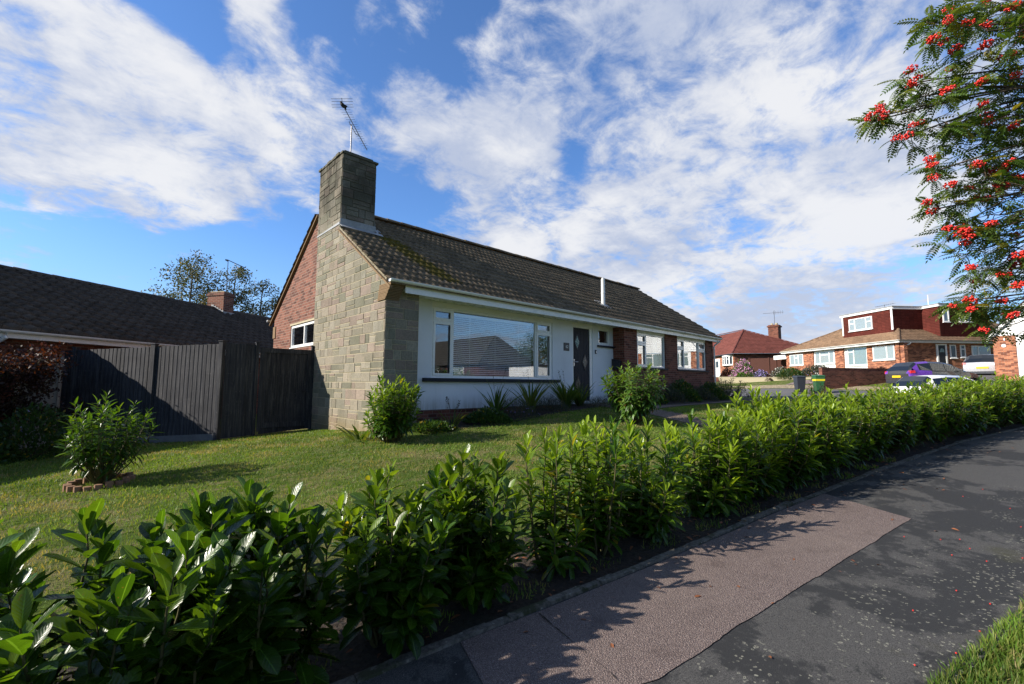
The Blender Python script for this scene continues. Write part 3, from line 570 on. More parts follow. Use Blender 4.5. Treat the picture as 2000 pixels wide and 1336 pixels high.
for k in range(6):
    y_=cy0+k*.2; fl.box(cx1+.016,cx1+.022,y_,y_+.2,zr(min(y_,11.5))-.02,zr(min(y_+.2,11.5))+.14)
fl.slab([(cx1+.018,cy0-.03,zl+.04),(cx1+.20,cy0-.03,zl+.04),(cx1+.20,11.45,zr(11.45)+.05),(cx1+.018,11.45,zr(11.45)+.05)],(0,0,.010))
fl.slab([Fg(cy0-.01,.0,zl+.10),Fg(cy0-.01,.0,zl+.04),Fg(cy1,.0,zl+.04),Fg(cy1,.0,zl+.07)],(-.026,0,0))
fl.build('lead_flashing','lead',chim)
# kneeler of stacked tiles at the eaves
cb=MB()
for k in range(12):
    z0_=3.16+k*.026; cb.box(X0-.022-rn.uniform(0,.008),X0+.27,FY-.02-k*.021,FY+.30-.006*k,z0_,z0_+.020)
cb.build('tile_kneeler','corbel_tile',house)
# brick parts
mb=MB(); mb.slab([(X0+.03,11.651,.2),(X0+.03,11.651,2.53),(X0+.03,BY,2.53),(X0+.03,BY,.2)],(.22,0,0))
mb.slab([(X0+.03,13.53,2.53),(X0+.03,13.53,zr(13.53)-.03),(X0+.03,BY,zr(BY)-.03),(X0+.03,BY,2.53)],(.22,0,0))
mb.slab([(X0+.03,11.651,3.15),(X0+.03,11.651,zr(11.65)-.03),(X0+.03,13.53,zr(13.53)-.03),(X0+.03,13.53,3.15)],(.22,0,0))
gw=mb.build('gable_brickwork','brick_red',house)
window(house,Fr((X0+.03,0),(0,1),nside=1),11.655,13.53,2.53,3.13,[(.45,0,None),(1,0,None)],n=-.02,sill=('white_frame',.01,.02,.03),glass='glass')
mb=MB(); mb.box(X0+.025,X0+.1,11.655,13.6,3.15,3.20); mb.build('lintel','mortar',house)
mb=MB(); mb.box(X0+.005,X0+.03,14.9,15.12,2.9,3.25); mb.build('eaves_block','corbel_tile',house)
# wing
w2=(13.047,14.921,2.12,3.249); w3=(15.778,18.207,2.12,3.249)
wall(Ff,XS,XE,.4,3.36,[(w2[0],w2[1],w2[2]-.0,3.36),(w3[0],w3[1],w3[2],3.36)],'brick_dark','wing_wall',house)
mb=MB(); mb.box(XS+.001,XS+.25,FY+.25,RY+.1,.4,3.36); mb.box(XE-.25,XE,FY+.25,BY,.4,3.4); mb.box(X0+.25,XE-.251,BY-.25,BY,.4,3.4)
mb.slab([(XE-.25,FY+.25,3.401),(XE-.25,11.5,6.0),(XE-.25,BY,3.401)],(.249,0,0)); mb.build('side_and_rear_wall','brick_dark',house)
# rendered recess
Fr_=Fr((0,RY),(1,0)); wa,wb,zs,zh=5.445,9.384,1.677,3.249; da,db,dz0,dz1=10.25,11.21,1.06,3.27
wall(Fr_,XP-.2,XS,.99,3.36,[(wa,wb,zs,3.36),(da,db,.99,3.36),(11.52,12.1,2.80,3.36)],'render','rendered_wall',house,th=.2)
wall(Fr_,XP-.2,XS,.3,.989,[],'brick_dark','brick_plinth',house,th=.2,n0=-.012)
for q in ((wa,wb,RY+.002,zh),(da,db,RY+.005,dz1),(11.52,12.1,RY+.005,3.27),(w2[0],w2[1],FY+.03,w2[3]),(w3[0],w3[1],FY+.03,w3[3])):
    mb=MB(); mb.box(q[0],q[1],q[2],q[2]+.09,q[3],3.359); mb.build('head_board','white_panel',house)
bw=window(house,Fr_,wa,wb,zs,zh,[((6.02-wa)/(wb-wa),1,.80),((8.75-wa)/(wb-wa),0,None),(1,1,.80)],n=-.03,fw_=.06,label='large picture window with a side casement at each end')
mb=MB(); mb.fbox(Fr_,wa-.22,wb+.22,-.1,.09,zs-.085,zs-.004); mb.build('sill','charcoal',bw,bev=.006)
bl=MB(); zb=zs+.09
while zb<zh-.1:
    bl.hexa([(6.06,RY+.155,zb),(8.71,RY+.155,zb),(8.71,RY+.185,zb+.026),(6.06,RY+.185,zb+.026),(6.06,RY+.155,zb+.002),(8.71,RY+.155,zb+.002),(8.71,RY+.185,zb+.028),(6.06,RY+.185,zb+.028)]); zb+=.046
bl.box(6.06,8.71,RY+.15,RY+.2,zh-.12,zh-.07)
for xx in (6.6,7.4,8.2): bl.box(xx,xx+.012,RY+.152,RY+.154,zs+.09,zh-.12)
bl.build('venetian_blind','blind',bw)
for q,cols in ((w2,[(.33,1,.70),(1,0,None)]),(w3,[(.25,1,.70),(.74,0,None),(1,1,.70)])):
    ww=window(house,Ff,q[0],q[1],q[2],q[3],cols,n=-.05,sill=None)
    mb=MB(); mb.fbox(Ff,q[0]-.06,q[1]+.06,-.1,.05,q[2]-.065,q[2]-.004); mb.build('sill','charcoal',ww,bev=.004)
    for (c0,c1) in ((q[0]+.03,q[0]+.35),(q[1]-.35,q[1]-.03)):
        cu=MB(); nn=14
        for j in range(nn):
            u_=c0+(c1-c0)*j/nn; v_=c0+(c1-c0)*(j+1)/nn; d0=.03*math.sin(j*2.4); d1=.03*math.sin((j+1)*2.4)
            cu.quad((u_,FY+.3+d0,q[2]-.1),(v_,FY+.3+d1,q[2]-.1),(v_,FY+.3+d1,q[3]),(u_,FY+.3+d0,q[3]))
        cu.build('curtain','curtain',ww)
sw_=window(house,Fr_,11.52,12.1,2.80,3.27,[(1,0,None)],n=-.03,fw_=.05)
mb=MB(); mb.fbox(Fr_,11.44,12.28,-.1,.07,2.70,2.755); mb.build('sill','charcoal',sw_,bev=.004)
# door
fr=MB(); fr.fbox(Fr_,da,10.309,-.09,-.02,dz0,dz1); fr.fbox(Fr_,11.09,db,-.09,-.02,dz0,dz1); fr.fbox(Fr_,10.309,11.09,-.09,-.02,3.213,dz1); fr.fbox(Fr_,da-.03,db+.05,-.1,.06,.99,1.06)
df=fr.build('door_frame','white_frame',house)
dl=MB(); dl.fbox(Fr_,10.312,11.087,-.085,-.045,1.063,3.21); dr=dl.build('front_door','charcoal',df)
gr=MB()
for k in range(5): u_=10.40+k*.145; gr.fbox(Fr_,u_,u_+.137,-.0449,-.041,1.15,3.15)
gr.build('door_boards','charcoal',dr)
for (u_,z_) in ((10.50,2.79),(10.86,2.21),(10.52,1.56)):
    g=MB(); 
    def dia(s,n0,n1): g.slab([Fr_(u_,n0,z_-s*.20),Fr_(u_+s*.105,n0,z_),Fr_(u_,n0,z_+s*.20),Fr_(u_-s*.105,n0,z_)],tuple(Fr_.n*(n1-n0)))
    dia(1.25,-.04,-.028); f_=g.build('diamond_trim','black_paint',dr); g=MB(); dia(.92,-.0275,-.024); g.build('diamond_glass','leaded_glass' if z_>2.5 else 'diamond_dark',f_)
g=MB(); g.fbox(Fr_,10.34,10.375,-.04,-.028,2.08,2.28); g.tube([Fr_(10.357,-.03,2.20),Fr_(10.357,.02,2.20),Fr_(10.47,.025,2.20)],.011,8); g.build('door_handle','steel',dr)
sg=MB(); sg.fbox(Fr_,9.85,10.09,.002,.012,2.50,2.73); sign=sg.build('number_plaque','black_paint',house,label='black plaque with white number 62')
cu_=bpy.data.curves.new('txt','FONT'); cu_.body='62'; cu_.size=.12; cu_.extrude=.003; cu_.align_x='CENTER'; cu_.align_y='CENTER'
to=bpy.data.objects.new('txt',cu_); link(to); bpy.context.view_layer.update(); dg=bpy.context.evaluated_depsgraph_get(); me=bpy.data.meshes.new_from_object(to.evaluated_get(dg)); bpy.data.objects.remove(to)
no=bpy.data.objects.new('house_number',me); link(no); me.materials.clear(); me.materials.append(MATS['white_frame']); no.parent=sign; no.rotation_euler=(R(90),0,0); no.location=Vector((9.985,RY-.0145,2.615))-rootloc(sign)
g=MB(); g.fbox(Fr_,11.32,11.39,.002,.03,2.48,2.60); db_=g.build('doorbell','black_paint',house,bev=.006); g=MB(); g.fbox(Fr_,11.335,11.375,.031,.034,2.50,2.57); g.build('doorbell_face','white_frame',db_)
g=MB(); g.slab([(XS-.002,8.33,2.03),(XS-.002,8.03,2.03),(XS-.002,8.03,2.30),(XS-.002,8.33,2.36)],(-.11,0,0)); g.build('letterbox','black_paint',house,bev=.008)
# roof
roof=tile_roof('roof','tile_main',(0,7.66,3.445),(1,0,0),(0,1,RS),(11.47-7.66)*math.hypot(1,RS),lambda t_:4.06 if t_<.66 else 4.972,lambda t_:19.08,house,gauge=.312)
bk=MB(); bk.quad((4.14,11.5,6.045),(19.07,11.5,6.045),(19.07,15.35,3.43),(4.14,15.35,3.43)); bk.quad((4.14,7.72,3.44),(19.07,7.72,3.44),(19.07,11.5,6.0),(4.14,11.5,6.0)); bk.norecalc=True
bk.uvs=None; bk.build('roof_underlay','tile_slate',roof)
tile_roof('rear_roof','tile_main',(0,15.40,3.43),(1,0,0),(0,-1,RS),(15.40-11.53)*math.hypot(1,RS),lambda t_:4.06 if t_<.955 else 4.972,lambda t_:19.08,house,gauge=.312,du=.08)
ridge_tiles('ridge_tile','tile_main',(4.99,11.5,6.09),(19.1,11.5,6.09),roof,r=.125)
vg=MB()
for a,b in ((7.70,10.25),): 
    n=16
    for k in range(n):
        y0=a+(b-a)*k/n;y1=a+(b-a)*(k+1)/n-.006; e=rn.uniform(-.006,.006)
        vg.hexa([(4.066+e,y0,zr(y0)-.115),(4.12,y0,zr(y0)-.115),(4.12,y1,zr(y1)-.115),(4.066+e,y1,zr(y1)-.115),(4.066+e,y0,zr(y0)-.075),(4.12,y0,zr(y0)-.075),(4.12,y1,zr(y1)-.075),(4.066+e,y1,zr(y1)-.075)])
for y0,y1 in ((11.67,15.4),): vg.hexa([(4.08,y0,zr(y0)-.09),(4.15,y0,zr(y0)-.09),(4.15,y1,zr(y1)-.09),(4.08,y1,zr(y1)-.09),(4.08,y0,zr(y0)-.05),(4.15,y0,zr(y0)-.05),(4.15,y1,zr(y1)-.05),(4.08,y1,zr(y1)-.05)])
vg.build('verge_mortar','corbel_tile',roof)
fs=MB(); fs.box(4.42,18.95,7.72,7.745,3.30,3.46); fs.build('fascia','white_upvc',house)
fs=MB(); fs.box(4.42,XP,7.746,FY-.02,3.362,3.385); fs.box(XP,XS,7.746,RY+.05,3.362,3.385); fs.box(XS,18.95,7.746,FY-.001,3.362,3.385); fs.box(18.951,18.975,7.72,7.95,3.30,3.46); fs.build('soffit','white_upvc',house)
def gutter(parent,p,q,r=.058,mat='white_upvc',name='gutter',brk=1.0,close=True):
    p=Vector(p);q=Vector(q);d=(q-p);L=d.length;d/=L;a=d.cross(Vector((0,0,1))).normalized(); mb=MB(); N=8
    pr=[]
    for j in range(N+1): an=math.pi*j/N; pr.append(a*math.cos(an)*r-Vector((0,0,1))*math.sin(an)*r)
    for j in range(N+1): an=math.pi*(N-j)/N; pr.append(a*math.cos(an)*(r-.004)-Vector((0,0,1))*math.sin(an)*(r-.004))
    for j in range(len(pr)): k=(j+1)%len(pr); mb.quad(p+pr[j],q+pr[j],q+pr[k],p+pr[k])
    for e in (p,q): mb.poly([e+x for x in pr[:N+1]])
    n=int(L/brk)
    for k in range(n+1):
        c_=p+d*(L*k/n) if n else p
        for j in range(N): 
            o1=pr[j]*1.10;o2=pr[j+1]*1.10; mb.quad(c_+o1-d*.02,c_+o1+d*.02,c_+o2+d*.02,c_+o2-d*.02)
    return mb.build(name,mat,parent,smooth=False)
gutter(house,(4.06,7.655,3.515),(19.02,7.655,3.455))
g=MB(); g.tube([(18.93,7.655,3.40),(18.93,7.66,3.33),(18.80,7.84,3.16),(18.80,7.86,3.10),(18.80,7.86,1.0),(18.80,7.80,.93)],.034,10)
for z_ in (3.05,1.9): g.box(18.755,18.845,7.86,7.93,z_,z_+.03)
g.build('downpipe','pipe_white',house)
gutter(house,(4.04,15.42,3.50),(10,15.42,3.50))
fp=MB(); fy=8.62; fp.tube([(12.18,fy,4.02),(12.18,fy,4.98)],.062,14); fp.tube([(12.18,fy,4.52),(12.18,fy,4.545)],.07,14); fp.tube([(12.18,fy,4.96),(12.18,fy,5.03)],.045,12)
ff=fp.build('flue_pipe','pipe_white',house,smooth=False)
g=MB(); g.slab([(11.98,8.40,4.00),(12.40,8.40,4.00),(12.40,8.85,4.30),(11.98,8.85,4.30)],(0,0,.01)); g.build('flue_flashing','lead',ff)
rm=MB(); rm.box(XP,18.6,11.6,11.7,1.0,3.3); rm.box(X0+.23,18.6,8.6,15,.98,1.02); rm.box(X0+.23,18.6,8.56,14.8,3.40,3.42); rm.box(9.8,9.85,8.6,11.6,1.02,3.39); rm.build('room_interior','room',house)
# ---------------- aerial on stack ----------------
ta=thing('tv_aerial','tv aerial with tilted boom on the tall stone chimney','aerial',(4.50,10.75,7.05))
g=MB(); g.tube([(4.50,10.75,7.08),(4.50,10.75,8.06)],.017,8); g.build('mast','aerial_metal',ta)
A_,B_=Vector((4.24,10.75,8.50)),Vector((4.93,10.75,7.55)); bd=(B_-A_)
g=MB(); g.tube([A_-bd*.03,B_],.010,6); g.tube([A_+bd*.34+Vector((-.02,0,-.02)),A_+bd*.36+Vector((-.05,0,-.06)),A_+bd*.62+Vector((-.05,0,-.05)),A_+bd*.68],.008,6); bo=g.build('boom','aerial_metal',ta)
g=MB(); ed=Vector((.35,-.94,0))*1; ed=Vector((.72,-.69,0))
for k in range(17):
    f=.12+k*.052; ln=.13-.004*k; c_=A_+bd*f; g.tube([c_-ed*ln,c_+ed*ln],.0035,5)
g.build('director_rods','aerial_metal',ta)
g=MB()
for off in ((-.02,.13),(0,.07),(0,-.02),(.02,-.07)):
    c_=A_+Vector((off[0],0,off[1])); g.tube([c_-ed*.27,c_+ed*.27],.005,5)
g.tube([A_+Vector((-.02,0,.15)),A_+Vector((.02,0,-.1))],.008,5); g.build('reflector','aerial_metal',ta)
g=MB(); c_=A_+bd*.05; g.tube([c_+Vector((-.08,0,.10)),c_+Vector((-.04,0,.04)),c_+Vector((0,0,0.01)),c_+Vector((.07,0,.01)),c_+Vector((.06,0,-.05))],[.02,.045,.05,.045,.02],8); g.build('dipole_box','rubber',ta)
# ---------------- foliage toolkit ----------------
def unit(a): return a/np.maximum(np.linalg.norm(a,axis=-1,keepdims=True),1e-9)
def leaf_tpl(rows=(0,.18,.42,.7,.9,1.0),wid=(.10,.72,1,.80,.38,.02),W=.17,fold=.22,curl=.16,pairs=2):
    V=[];U=[];F=[]
    for t_,w_ in zip(rows,wid):
        for k,x in enumerate((-1,0,1)):
            V.append((x*w_*W,t_,abs(x)*w_*W*fold*2-curl*t_*t_)); U.append((.5+.5*x,t_))
    n=len(rows)
    for r_ in range(n-1):
        for k in range(2): a=r_*3+k; F.append((a,a+1,a+4,a+3))
    return np.array(V),np.array(U),np.array(F)
LEAF_BIG=leaf_tpl(wid=(.12,.55,.92,1.0,.66,.08),W=.175,curl=.09); LEAF_MID=leaf_tpl((0,.3,.7,1.0),(.12,1,.75,.03),.17,.2,.2); LEAF_NARROW=leaf_tpl((0,.3,.7,1.0),(.12,1,.7,.03),.125,.3,.35)
BLADE=leaf_tpl((0,.35,.7,1.0),(.8,1,.7,.03),.035,.3,.35)
def quad_tpl(W=.3): 
    V=np.array([(-W,.45,0.04),(0,0,0),(W,.5,.04),(0,1,-.06)]); return V,np.array([(0,.5),(.5,0),(1,.5),(.5,1)]),np.array([(0,1,2,3)])
QUAD=quad_tpl()
def pinnate():
    V=[];U=[];F=[]
    def lf(p,d,L,w):
        n=len(V); nrm=np.array([d[1],-d[0],0])
        for q,u in ((p,(.5,0)),(p+d*L*.45+nrm*w+np.array([0,0,.01]),(1,.5)),(p+d*L+np.array([0,0,-.03]),(.5,1)),(p+d*L*.45-nrm*w+np.array([0,0,.01]),(0,.5))): V.append(q);U.append(u)
        F.append((n,n+1,n+2,n+3))
    def cz(y): return -.32*y*y
    for k in range(7):
        y=.16+.12*k
        L=.26*(1-abs(k-2.5)/9)
        for sx in (-1,1):
            d=np.array([sx*.86,.48,-.14]); d/=np.linalg.norm(d); lf(np.array([0,y,cz(y)]),d,L*1.15,.058)
    lf(np.array([0,.98,cz(.98)]),np.array([0,.95,-.3]),.22,.045)
    n=len(V)
    for y in (0,.5,1.0):
        V.append(np.array([-.008,y,cz(y)]));U.append((.5,0)); V.append(np.array([.008,y,cz(y)]));U.append((.5,0))
    F+= [(n,n+1,n+3,n+2),(n+2,n+3,n+5,n+4)]
    return np.array(V),np.array(U),np.array(F)
ROWAN=pinnate()
def inst(tpl,p,d,nrm,s,tone,ws=None):
    # place template at p (n,3) with axis d, approx normal nrm, length s, tone (n,3)
    V,U,F=tpl; y=unit(d); x=unit(np.cross(y,nrm)); z=np.cross(x,y); n=len(p); s=np.asarray(s)[:,None,None]
    w_=1 if ws is None else np.asarray(ws)[:,None,None]
    W=(V[None,:,0:1]*x[:,None]*w_+V[None,:,1:2]*y[:,None]+V[None,:,2:3]*z[:,None])*s+p[:,None]
    k=len(V); FF=(F[None]+(np.arange(n)*k)[:,None,None]).reshape(-1,F.shape[1])
    return W.reshape(-1,3),np.tile(U,(n,1)),FF,np.repeat(tone,k,0)
def merge(L):
    o=0;V=[];U=[];F=[];C_=[]
    for v,u,f,c in L: V.append(v);U.append(u);F.append(f+o);C_.append(c);o+=len(v)
    return np.concatenate(V),np.concatenate(U),np.concatenate(F),np.concatenate(C_)
def tubes_np(paths,rad,seg=5):
    L=[]
    for pth,r_ in zip(paths,rad):
        P_=np.array(pth,float); n=len(P_); d=unit(np.gradient(P_,axis=0)); a=unit(np.cross(d,np.array([.3,.2,1.]))); b=np.cross(d,a); q=np.arange(seg)*2*np.pi/seg; rr=np.linspace(r_[0],r_[1],n)
        V=P_[:,None]+(a[:,None]*np.cos(q)[None,:,None]+b[:,None]*np.sin(q)[None,:,None])*rr[:,None,None]
        i=(np.arange(n-1)[:,None]*seg+np.arange(seg)[None]); j=(np.arange(n-1)[:,None]*seg+(np.arange(seg)+1)[None]%seg)
        F=np.stack([i,j,j+seg,i+seg],-1).reshape(-1,4); V=V.reshape(-1,3); L.append((V,np.zeros((len(V),2)),F,np.zeros((len(V),3))))
    return merge(L)
def leafy_shrub(rg,shoots=30,h=.95,rad=.5,leaf=.13,per=15,tpl=LEAF_BIG,lean=.9,base=.12,topflat=.25,newf=.25,yel=.01,upright=.55,ws=1.0,low=.25,squash=1.0,tonem=.45,cover=(.5,.72)):
    """stems rising from one base, each carrying a spiral of leaves; returns leaf and stem arrays"""
    P=[];Dd=[];N=[];S=[];To=[];paths=[];rads=[]
    for k in range(shoots):
        phi=rg.uniform(0,2*np.pi); rr=np.sqrt(rg.uniform(0,1)); hh=h*(1-topflat*rr*rr)*rg.uniform(.78,1.06) if k>shoots*low else h*rg.uniform(.3,.65)
        out=rr*rad*(1 if k>shoots*low else rg.uniform(.8,1.05))
        end=np.array([np.cos(phi)*out,np.sin(phi)*out*squash,hh]); st_=np.array([np.cos(phi)*base*rr,np.sin(phi)*base*rr,0])
        mid=st_*.3+end*np.array([.75,.75,.42]); t_=np.linspace(0,1,9)[:,None]; path=(1-t_)**2*st_+2*t_*(1-t_)*mid+t_*t_*end+rg.normal(0,.008,(9,3)); paths.append(path); rads.append((.010+.004*rg.random(),.003))
        n=int(per*rg.uniform(.75,1.25)); ts=1-(np.linspace(0,1,n)**1.15)*rg.uniform(*cover)
        idx=ts*8; i0=np.minimum(idx.astype(int),7); pos=path[i0]+(path[i0+1]-path[i0])*(idx-i0)[:,None]; dr=unit(path[i0+1]-path[i0])
        ang=np.arange(n)*2.4+rg.uniform(0,6); a=unit(np.cross(dr,np.array([1,.2,.1]))); b=np.cross(dr,a); rad_=a*np.cos(ang)[:,None]+b*np.sin(ang)[:,None]
        frac=np.linspace(0,1,n)[:,None]; op=.25+frac*.9*(1-upright)+.45*frac**.5+rg.uniform(-.12,.2,(n,1))
        d=unit(dr*(1.15-op)+rad_*op*.95+np.array([0,0,-.12])*frac)
        nr=unit(dr*1.0-rad_*.35+np.array([0,0,.35])+rg.normal(0,.15,(n,3)))
        sz=leaf*rg.uniform(.6,1.2,n)*np.where(frac[:,0]<.18,.62+frac[:,0]*2,1)
        tone=np.c_[np.clip(rg.normal(tonem,.28,n)+.25*(1-frac[:,0])+rg.normal(0,.12),0,1),np.clip(newf*(1.25-frac[:,0]*2.4)+rg.normal(0,.08,n),0,1)*(rg.random()<.85),(rg.random(n)<yel)*rg.uniform(.5,1,n)]
        P.append(pos+rad_*.004);Dd.append(d);N.append(nr);S.append(sz);To.append(tone)
    P=np.concatenate(P);Dd=np.concatenate(Dd);N=np.concatenate(N);S=np.concatenate(S);To=np.concatenate(To)
    keep=P[:,2]>.02; P,Dd,N,S,To=P[keep],Dd[keep],N[keep],S[keep],To[keep]
    return inst(tpl,P,Dd,N,S,To,np.full(len(P),ws)),tubes_np(paths,rads)
def plant(name,label,cat,x,y,leafd,stemd,mat='leaf_laurel',smat='stem_green',group=None,rot=0,scl=(1,1,1),z=None,part='foliage',spart='stems'):
    t_=thing(name,label,cat,(x,y,float(H(x,y)) if z is None else z),group); t_.rotation_euler=(0,0,rot); t_.scale=scl
    V,U,F,C_=leafd; raw_mesh(part,V,F,mat,parent=t_,uv=U,col=C_,smooth=True)
    if stemd is not None: V,U,F,C_=stemd; raw_mesh(spart,V,F,smat,parent=t_,uv=U)
    return t_
def dup(root,loc,rotz,label,scl=None):
    r_=root.copy(); link(r_); r_.location=loc; r_.rotation_euler=(0,0,rotz); r_['label']=label
    if scl: r_.scale=scl
    for ch in list(root.children):
        c=ch.copy(); link(c); c.parent=r_
        for g_ in list(ch.children): e=g_.copy(); link(e); e.parent=c
    return r_
# ---------------- laurel hedge ----------------
# centre line follows the kerb; (x, y, height, radius, look)
HL=[(-.40,2.62,.95,.50),(.18,2.48,.98,.46),(.58,2.52,.95,.42),(1.36,2.50,.86,.36),(1.98,2.46,.90,.34),(2.66,2.40,1.00,.24),(3.15,2.36,1.04,.24),(3.72,2.28,1.04,.36),(4.72,2.10,.96,.38),(5.45,2.02,.98,.42),(6.15,1.92,1.08,.46),(6.85,1.80,1.06,.48),
 (7.6,1.66,1.00,.54),(8.4,1.5,1.02,.56),(9.2,1.32,1.0,.58),(10.1,1.10,.98,.60),(11.0,.86,.98,.60),(11.9,.62,1.0,.60),(12.8,.34,1.0,.60),(13.7,.05,1.0,.60),(14.6,-.25,1.0,.60),(15.5,-.6,1.0,.60),(16.4,-1.0,1.0,.60),(17.3,-1.4,1.0,.60)]
HLAB=['laurel at the left edge of the photo, mostly out of frame','big laurel with shade darkened leaves at the near left end of the hedge','broad glossy laurel just left of the grassy gap in the hedge','full dark laurel just right of the grassy gap in the hedge','upright dark laurel between the full one and the thin yellowing one','thin leggy laurel with yellow leaves and bare stems','slim pale tipped laurel right of the yellowing one','bushy laurel with pale new tips at the near end of the pink pavement','loose laurel standing apart opposite the front door path','laurel with pale tips joining the dense part of the hedge','tall light green laurel below the wing windows','laurel at the far end of the pink pavement patch',
 'glossy laurel in front of the green wheeled bin','dense laurel in front of the low garden wall','dense laurel beneath the purple car','dense laurel hiding the white car','trimmed dense laurel beneath the silver car','trimmed dense laurel beneath the brick corner at the right','trimmed dense laurel near the right edge of the photo','trimmed laurel at the right edge of the photo','laurel just past the right edge of the photo','third laurel from the far end of the hedge','last but one laurel at the far end of the hedge','last laurel at the far end of the hedge']
protos={}
for i_,((x,y,h_,r_),lb) in enumerate(zip(HL,HLAB)):
    rg=np.random.default_rng(100+i_); gp='laurel plants making up the front hedge'
    if i_<3: a,b=leafy_shrub(rg,42,h_,r_*1.08,.165,26,LEAF_BIG,newf=.06,upright=.68,ws=1.25,base=.15,low=.42,tonem=.2,yel=.003)  # low leaf tone on near bushes puts their shaded side into the colour
    elif i_<5: a,b=leafy_shrub(rg,42,h_*1.02,r_*1.1,.14,28,LEAF_BIG,newf=.3,upright=.6,ws=1.2,low=.42,tonem=.2,yel=.003)
    elif i_==5: a,b=leafy_shrub(rg,17,h_,r_*1.15,.15,30,LEAF_BIG,newf=.6,yel=.10,upright=.3,ws=.8,low=.4,cover=(.75,.95),topflat=.15,tonem=.6)
    elif i_==6: a,b=leafy_shrub(rg,20,h_,r_*1.2,.15,32,LEAF_BIG,newf=.8,yel=.02,upright=.35,ws=.8,low=.4,cover=(.75,.95),topflat=.15,tonem=.6)
    elif i_<9: a,b=leafy_shrub(rg,34,h_,r_*1.25,.155,32,LEAF_BIG,newf=.8,yel=.012,upright=.35,ws=.8,low=.45,cover=(.75,.95),topflat=.2,tonem=.55)
    elif i_<12: a,b=leafy_shrub(rg,54,h_*1.03,r_*1.15,.15,32,LEAF_BIG,newf=.8,yel=.006,upright=.4,ws=.82,low=.45,cover=(.7,.92),topflat=.2,tonem=.5)
    elif i_ in(12,13,14): a,b=leafy_shrub(rg,120,h_,r_*1.05,.125,22,LEAF_MID,newf=.7,upright=.5,ws=1.05,topflat=.15,low=.45)
    if i_<15:
        p_=plant('laurel_bush',lb,'shrub',x,y,a,b,group=gp); protos[i_]=p_
    else:
        s_=1.0+.02*((i_*7)%5-2); dup(protos[12+i_%3],(x,y,float(H(x,y))),i_*1.9,lb,(s_,s_,s_*h_/1.0*.98))
# ---------------- fences ----------------
def post(F,u,n,z0,z1,parent,mat='fence_black',w_=.09,cap=True):
    mb=MB(); mb.fbox(F,u-w_/2,u+w_/2,n-w_/2,n+w_/2,z0,z1)
    if cap: mb.fbox(F,u-w_/2-.012,u+w_/2+.012,n-w_/2-.012,n+w_/2+.012,z1,z1+.02)
    return mb.build('post',mat,parent)
def boards(F,u0,u1,zf,top,parent,mat='fence_black',bwid=.10,gb=True,name='boards',seed=1):
    rn=random.Random(seed); mb=MB(); u=u0; k=0
    while u<u1-.02:
        e=min(u+bwid,u1); z0=zf((u+e)/2)+(.15 if gb else .03); ta=top((u+e)/2)+rn.uniform(-.006,.006); t1=.010+rn.uniform(0,.002)
        mb.hexa([F(u,0.0,z0),F(e+.012,0.0,z0),F(e+.012,t1+.010,z0),F(u,t1,z0),F(u,0.0,ta),F(e+.012,0.0,ta),F(e+.012,t1+.010,ta),F(u,t1,ta)]) if False else mb.hexa([F(u,-.004,z0),F(e-.001,-.004,z0),F(e-.001,.006+rn.uniform(0,.003),z0),F(u,.013,z0),F(u,-.004,ta),F(e-.001,-.004,ta),F(e-.001,.006,ta),F(u,.013,ta)])
        u=e; k+=1
    o=mb.build(name,mat,parent)
    if gb:
        mb=MB(); n=max(1,int((u1-u0)/1.0))
        for j in range(n):
            a=u0+(u1-u0)*j/n+.0; b=u0+(u1-u0)*(j+1)/n-.003; mb.hexa([F(a,-.012,zf(a)-.1),F(b,-.012,zf(b)-.1),F(b,.013,zf(b)-.1),F(a,.013,zf(a)-.1),F(a,-.012,zf(a)+.149),F(b,-.012,zf(b)+.149),F(b,.013,zf(b)+.149),F(a,.013,zf(a)+.149)])
        mb.build('gravel_board','concrete' if mat!='fence_black' else 'wood_grey',parent)
    return o
plain('wood_grey',(.14,.14,.14),.85,.3,10,.4,dirt=.4)
C0=np.array((2.15,11.55)); C1=np.array((.77,11.97)); C2=np.array((-.36,14.5))
# long side of the black fence, seen from its lit face
dvec=C2-C0; Ls=float(np.hypot(*dvec)); Fs=Fr(C0,dvec,nside=1)
if Fs.n.dot(Vector((-1,-.5,0)))<0: Fs=Fr(C0,dvec,nside=-1)
bf=thing('board_fence','long weathered black featheredge fence running back beside the lawn','fence',(C0[0],C0[1],.3))
gz=lambda F,u: float(H(F(u,0,0).x,F(u,0,0).y))
top=lambda u: 2.40-(2.40-2.26)*u/Ls
boards(Fs,.05,Ls,lambda u:gz(Fs,u),top,bf,seed=4)
for u in (0,Ls*.42,Ls*.93): post(Fs,u,.0,gz(Fs,u)-.1,top(u)+.05,bf)
# short front return
Fa=Fr((2.16,11.56),(1,0)); rf=thing('fence_panel','short dark black fence panel between the corner post and the side gate','fence',(2.5,11.6,.3))
boards(Fa,.06,.66,lambda u:gz(Fa,u),lambda u:2.42,rf,gb=False,seed=6); post(Fa,.69,.0,.3,2.46,rf,w_=.07)
gt=thing('side_gate','tall black boarded side gate against the stone wall','gate',(3.4,11.6,.4))
boards(Fa,.80,1.84,lambda u:gz(Fa,u),lambda u:2.32,gt,gb=False,seed=7)
g=MB(); 
for (a,b,c,d) in ((.75,.84,.45,2.36),(1.80,1.89,.45,2.36),(.841,1.799,2.25,2.36),(.841,1.799,.52,.64)): g.fbox(Fa,a,b,.012,.035,c,d)
g.build('gate_frame','fence_black',gt); g=MB(); g.tube([Fa(1.70,.04,1.35),Fa(1.70,.075,1.35),Fa(1.78,.075,1.35)],.012,8); g.build('latch','black_paint',gt)
post(Fa,1.925,.0,.35,2.45,gt,w_=.07)
pf=thing('board_fence','pale unpainted wooden fence behind the red maple','fence',(-.6,14.6,.1))
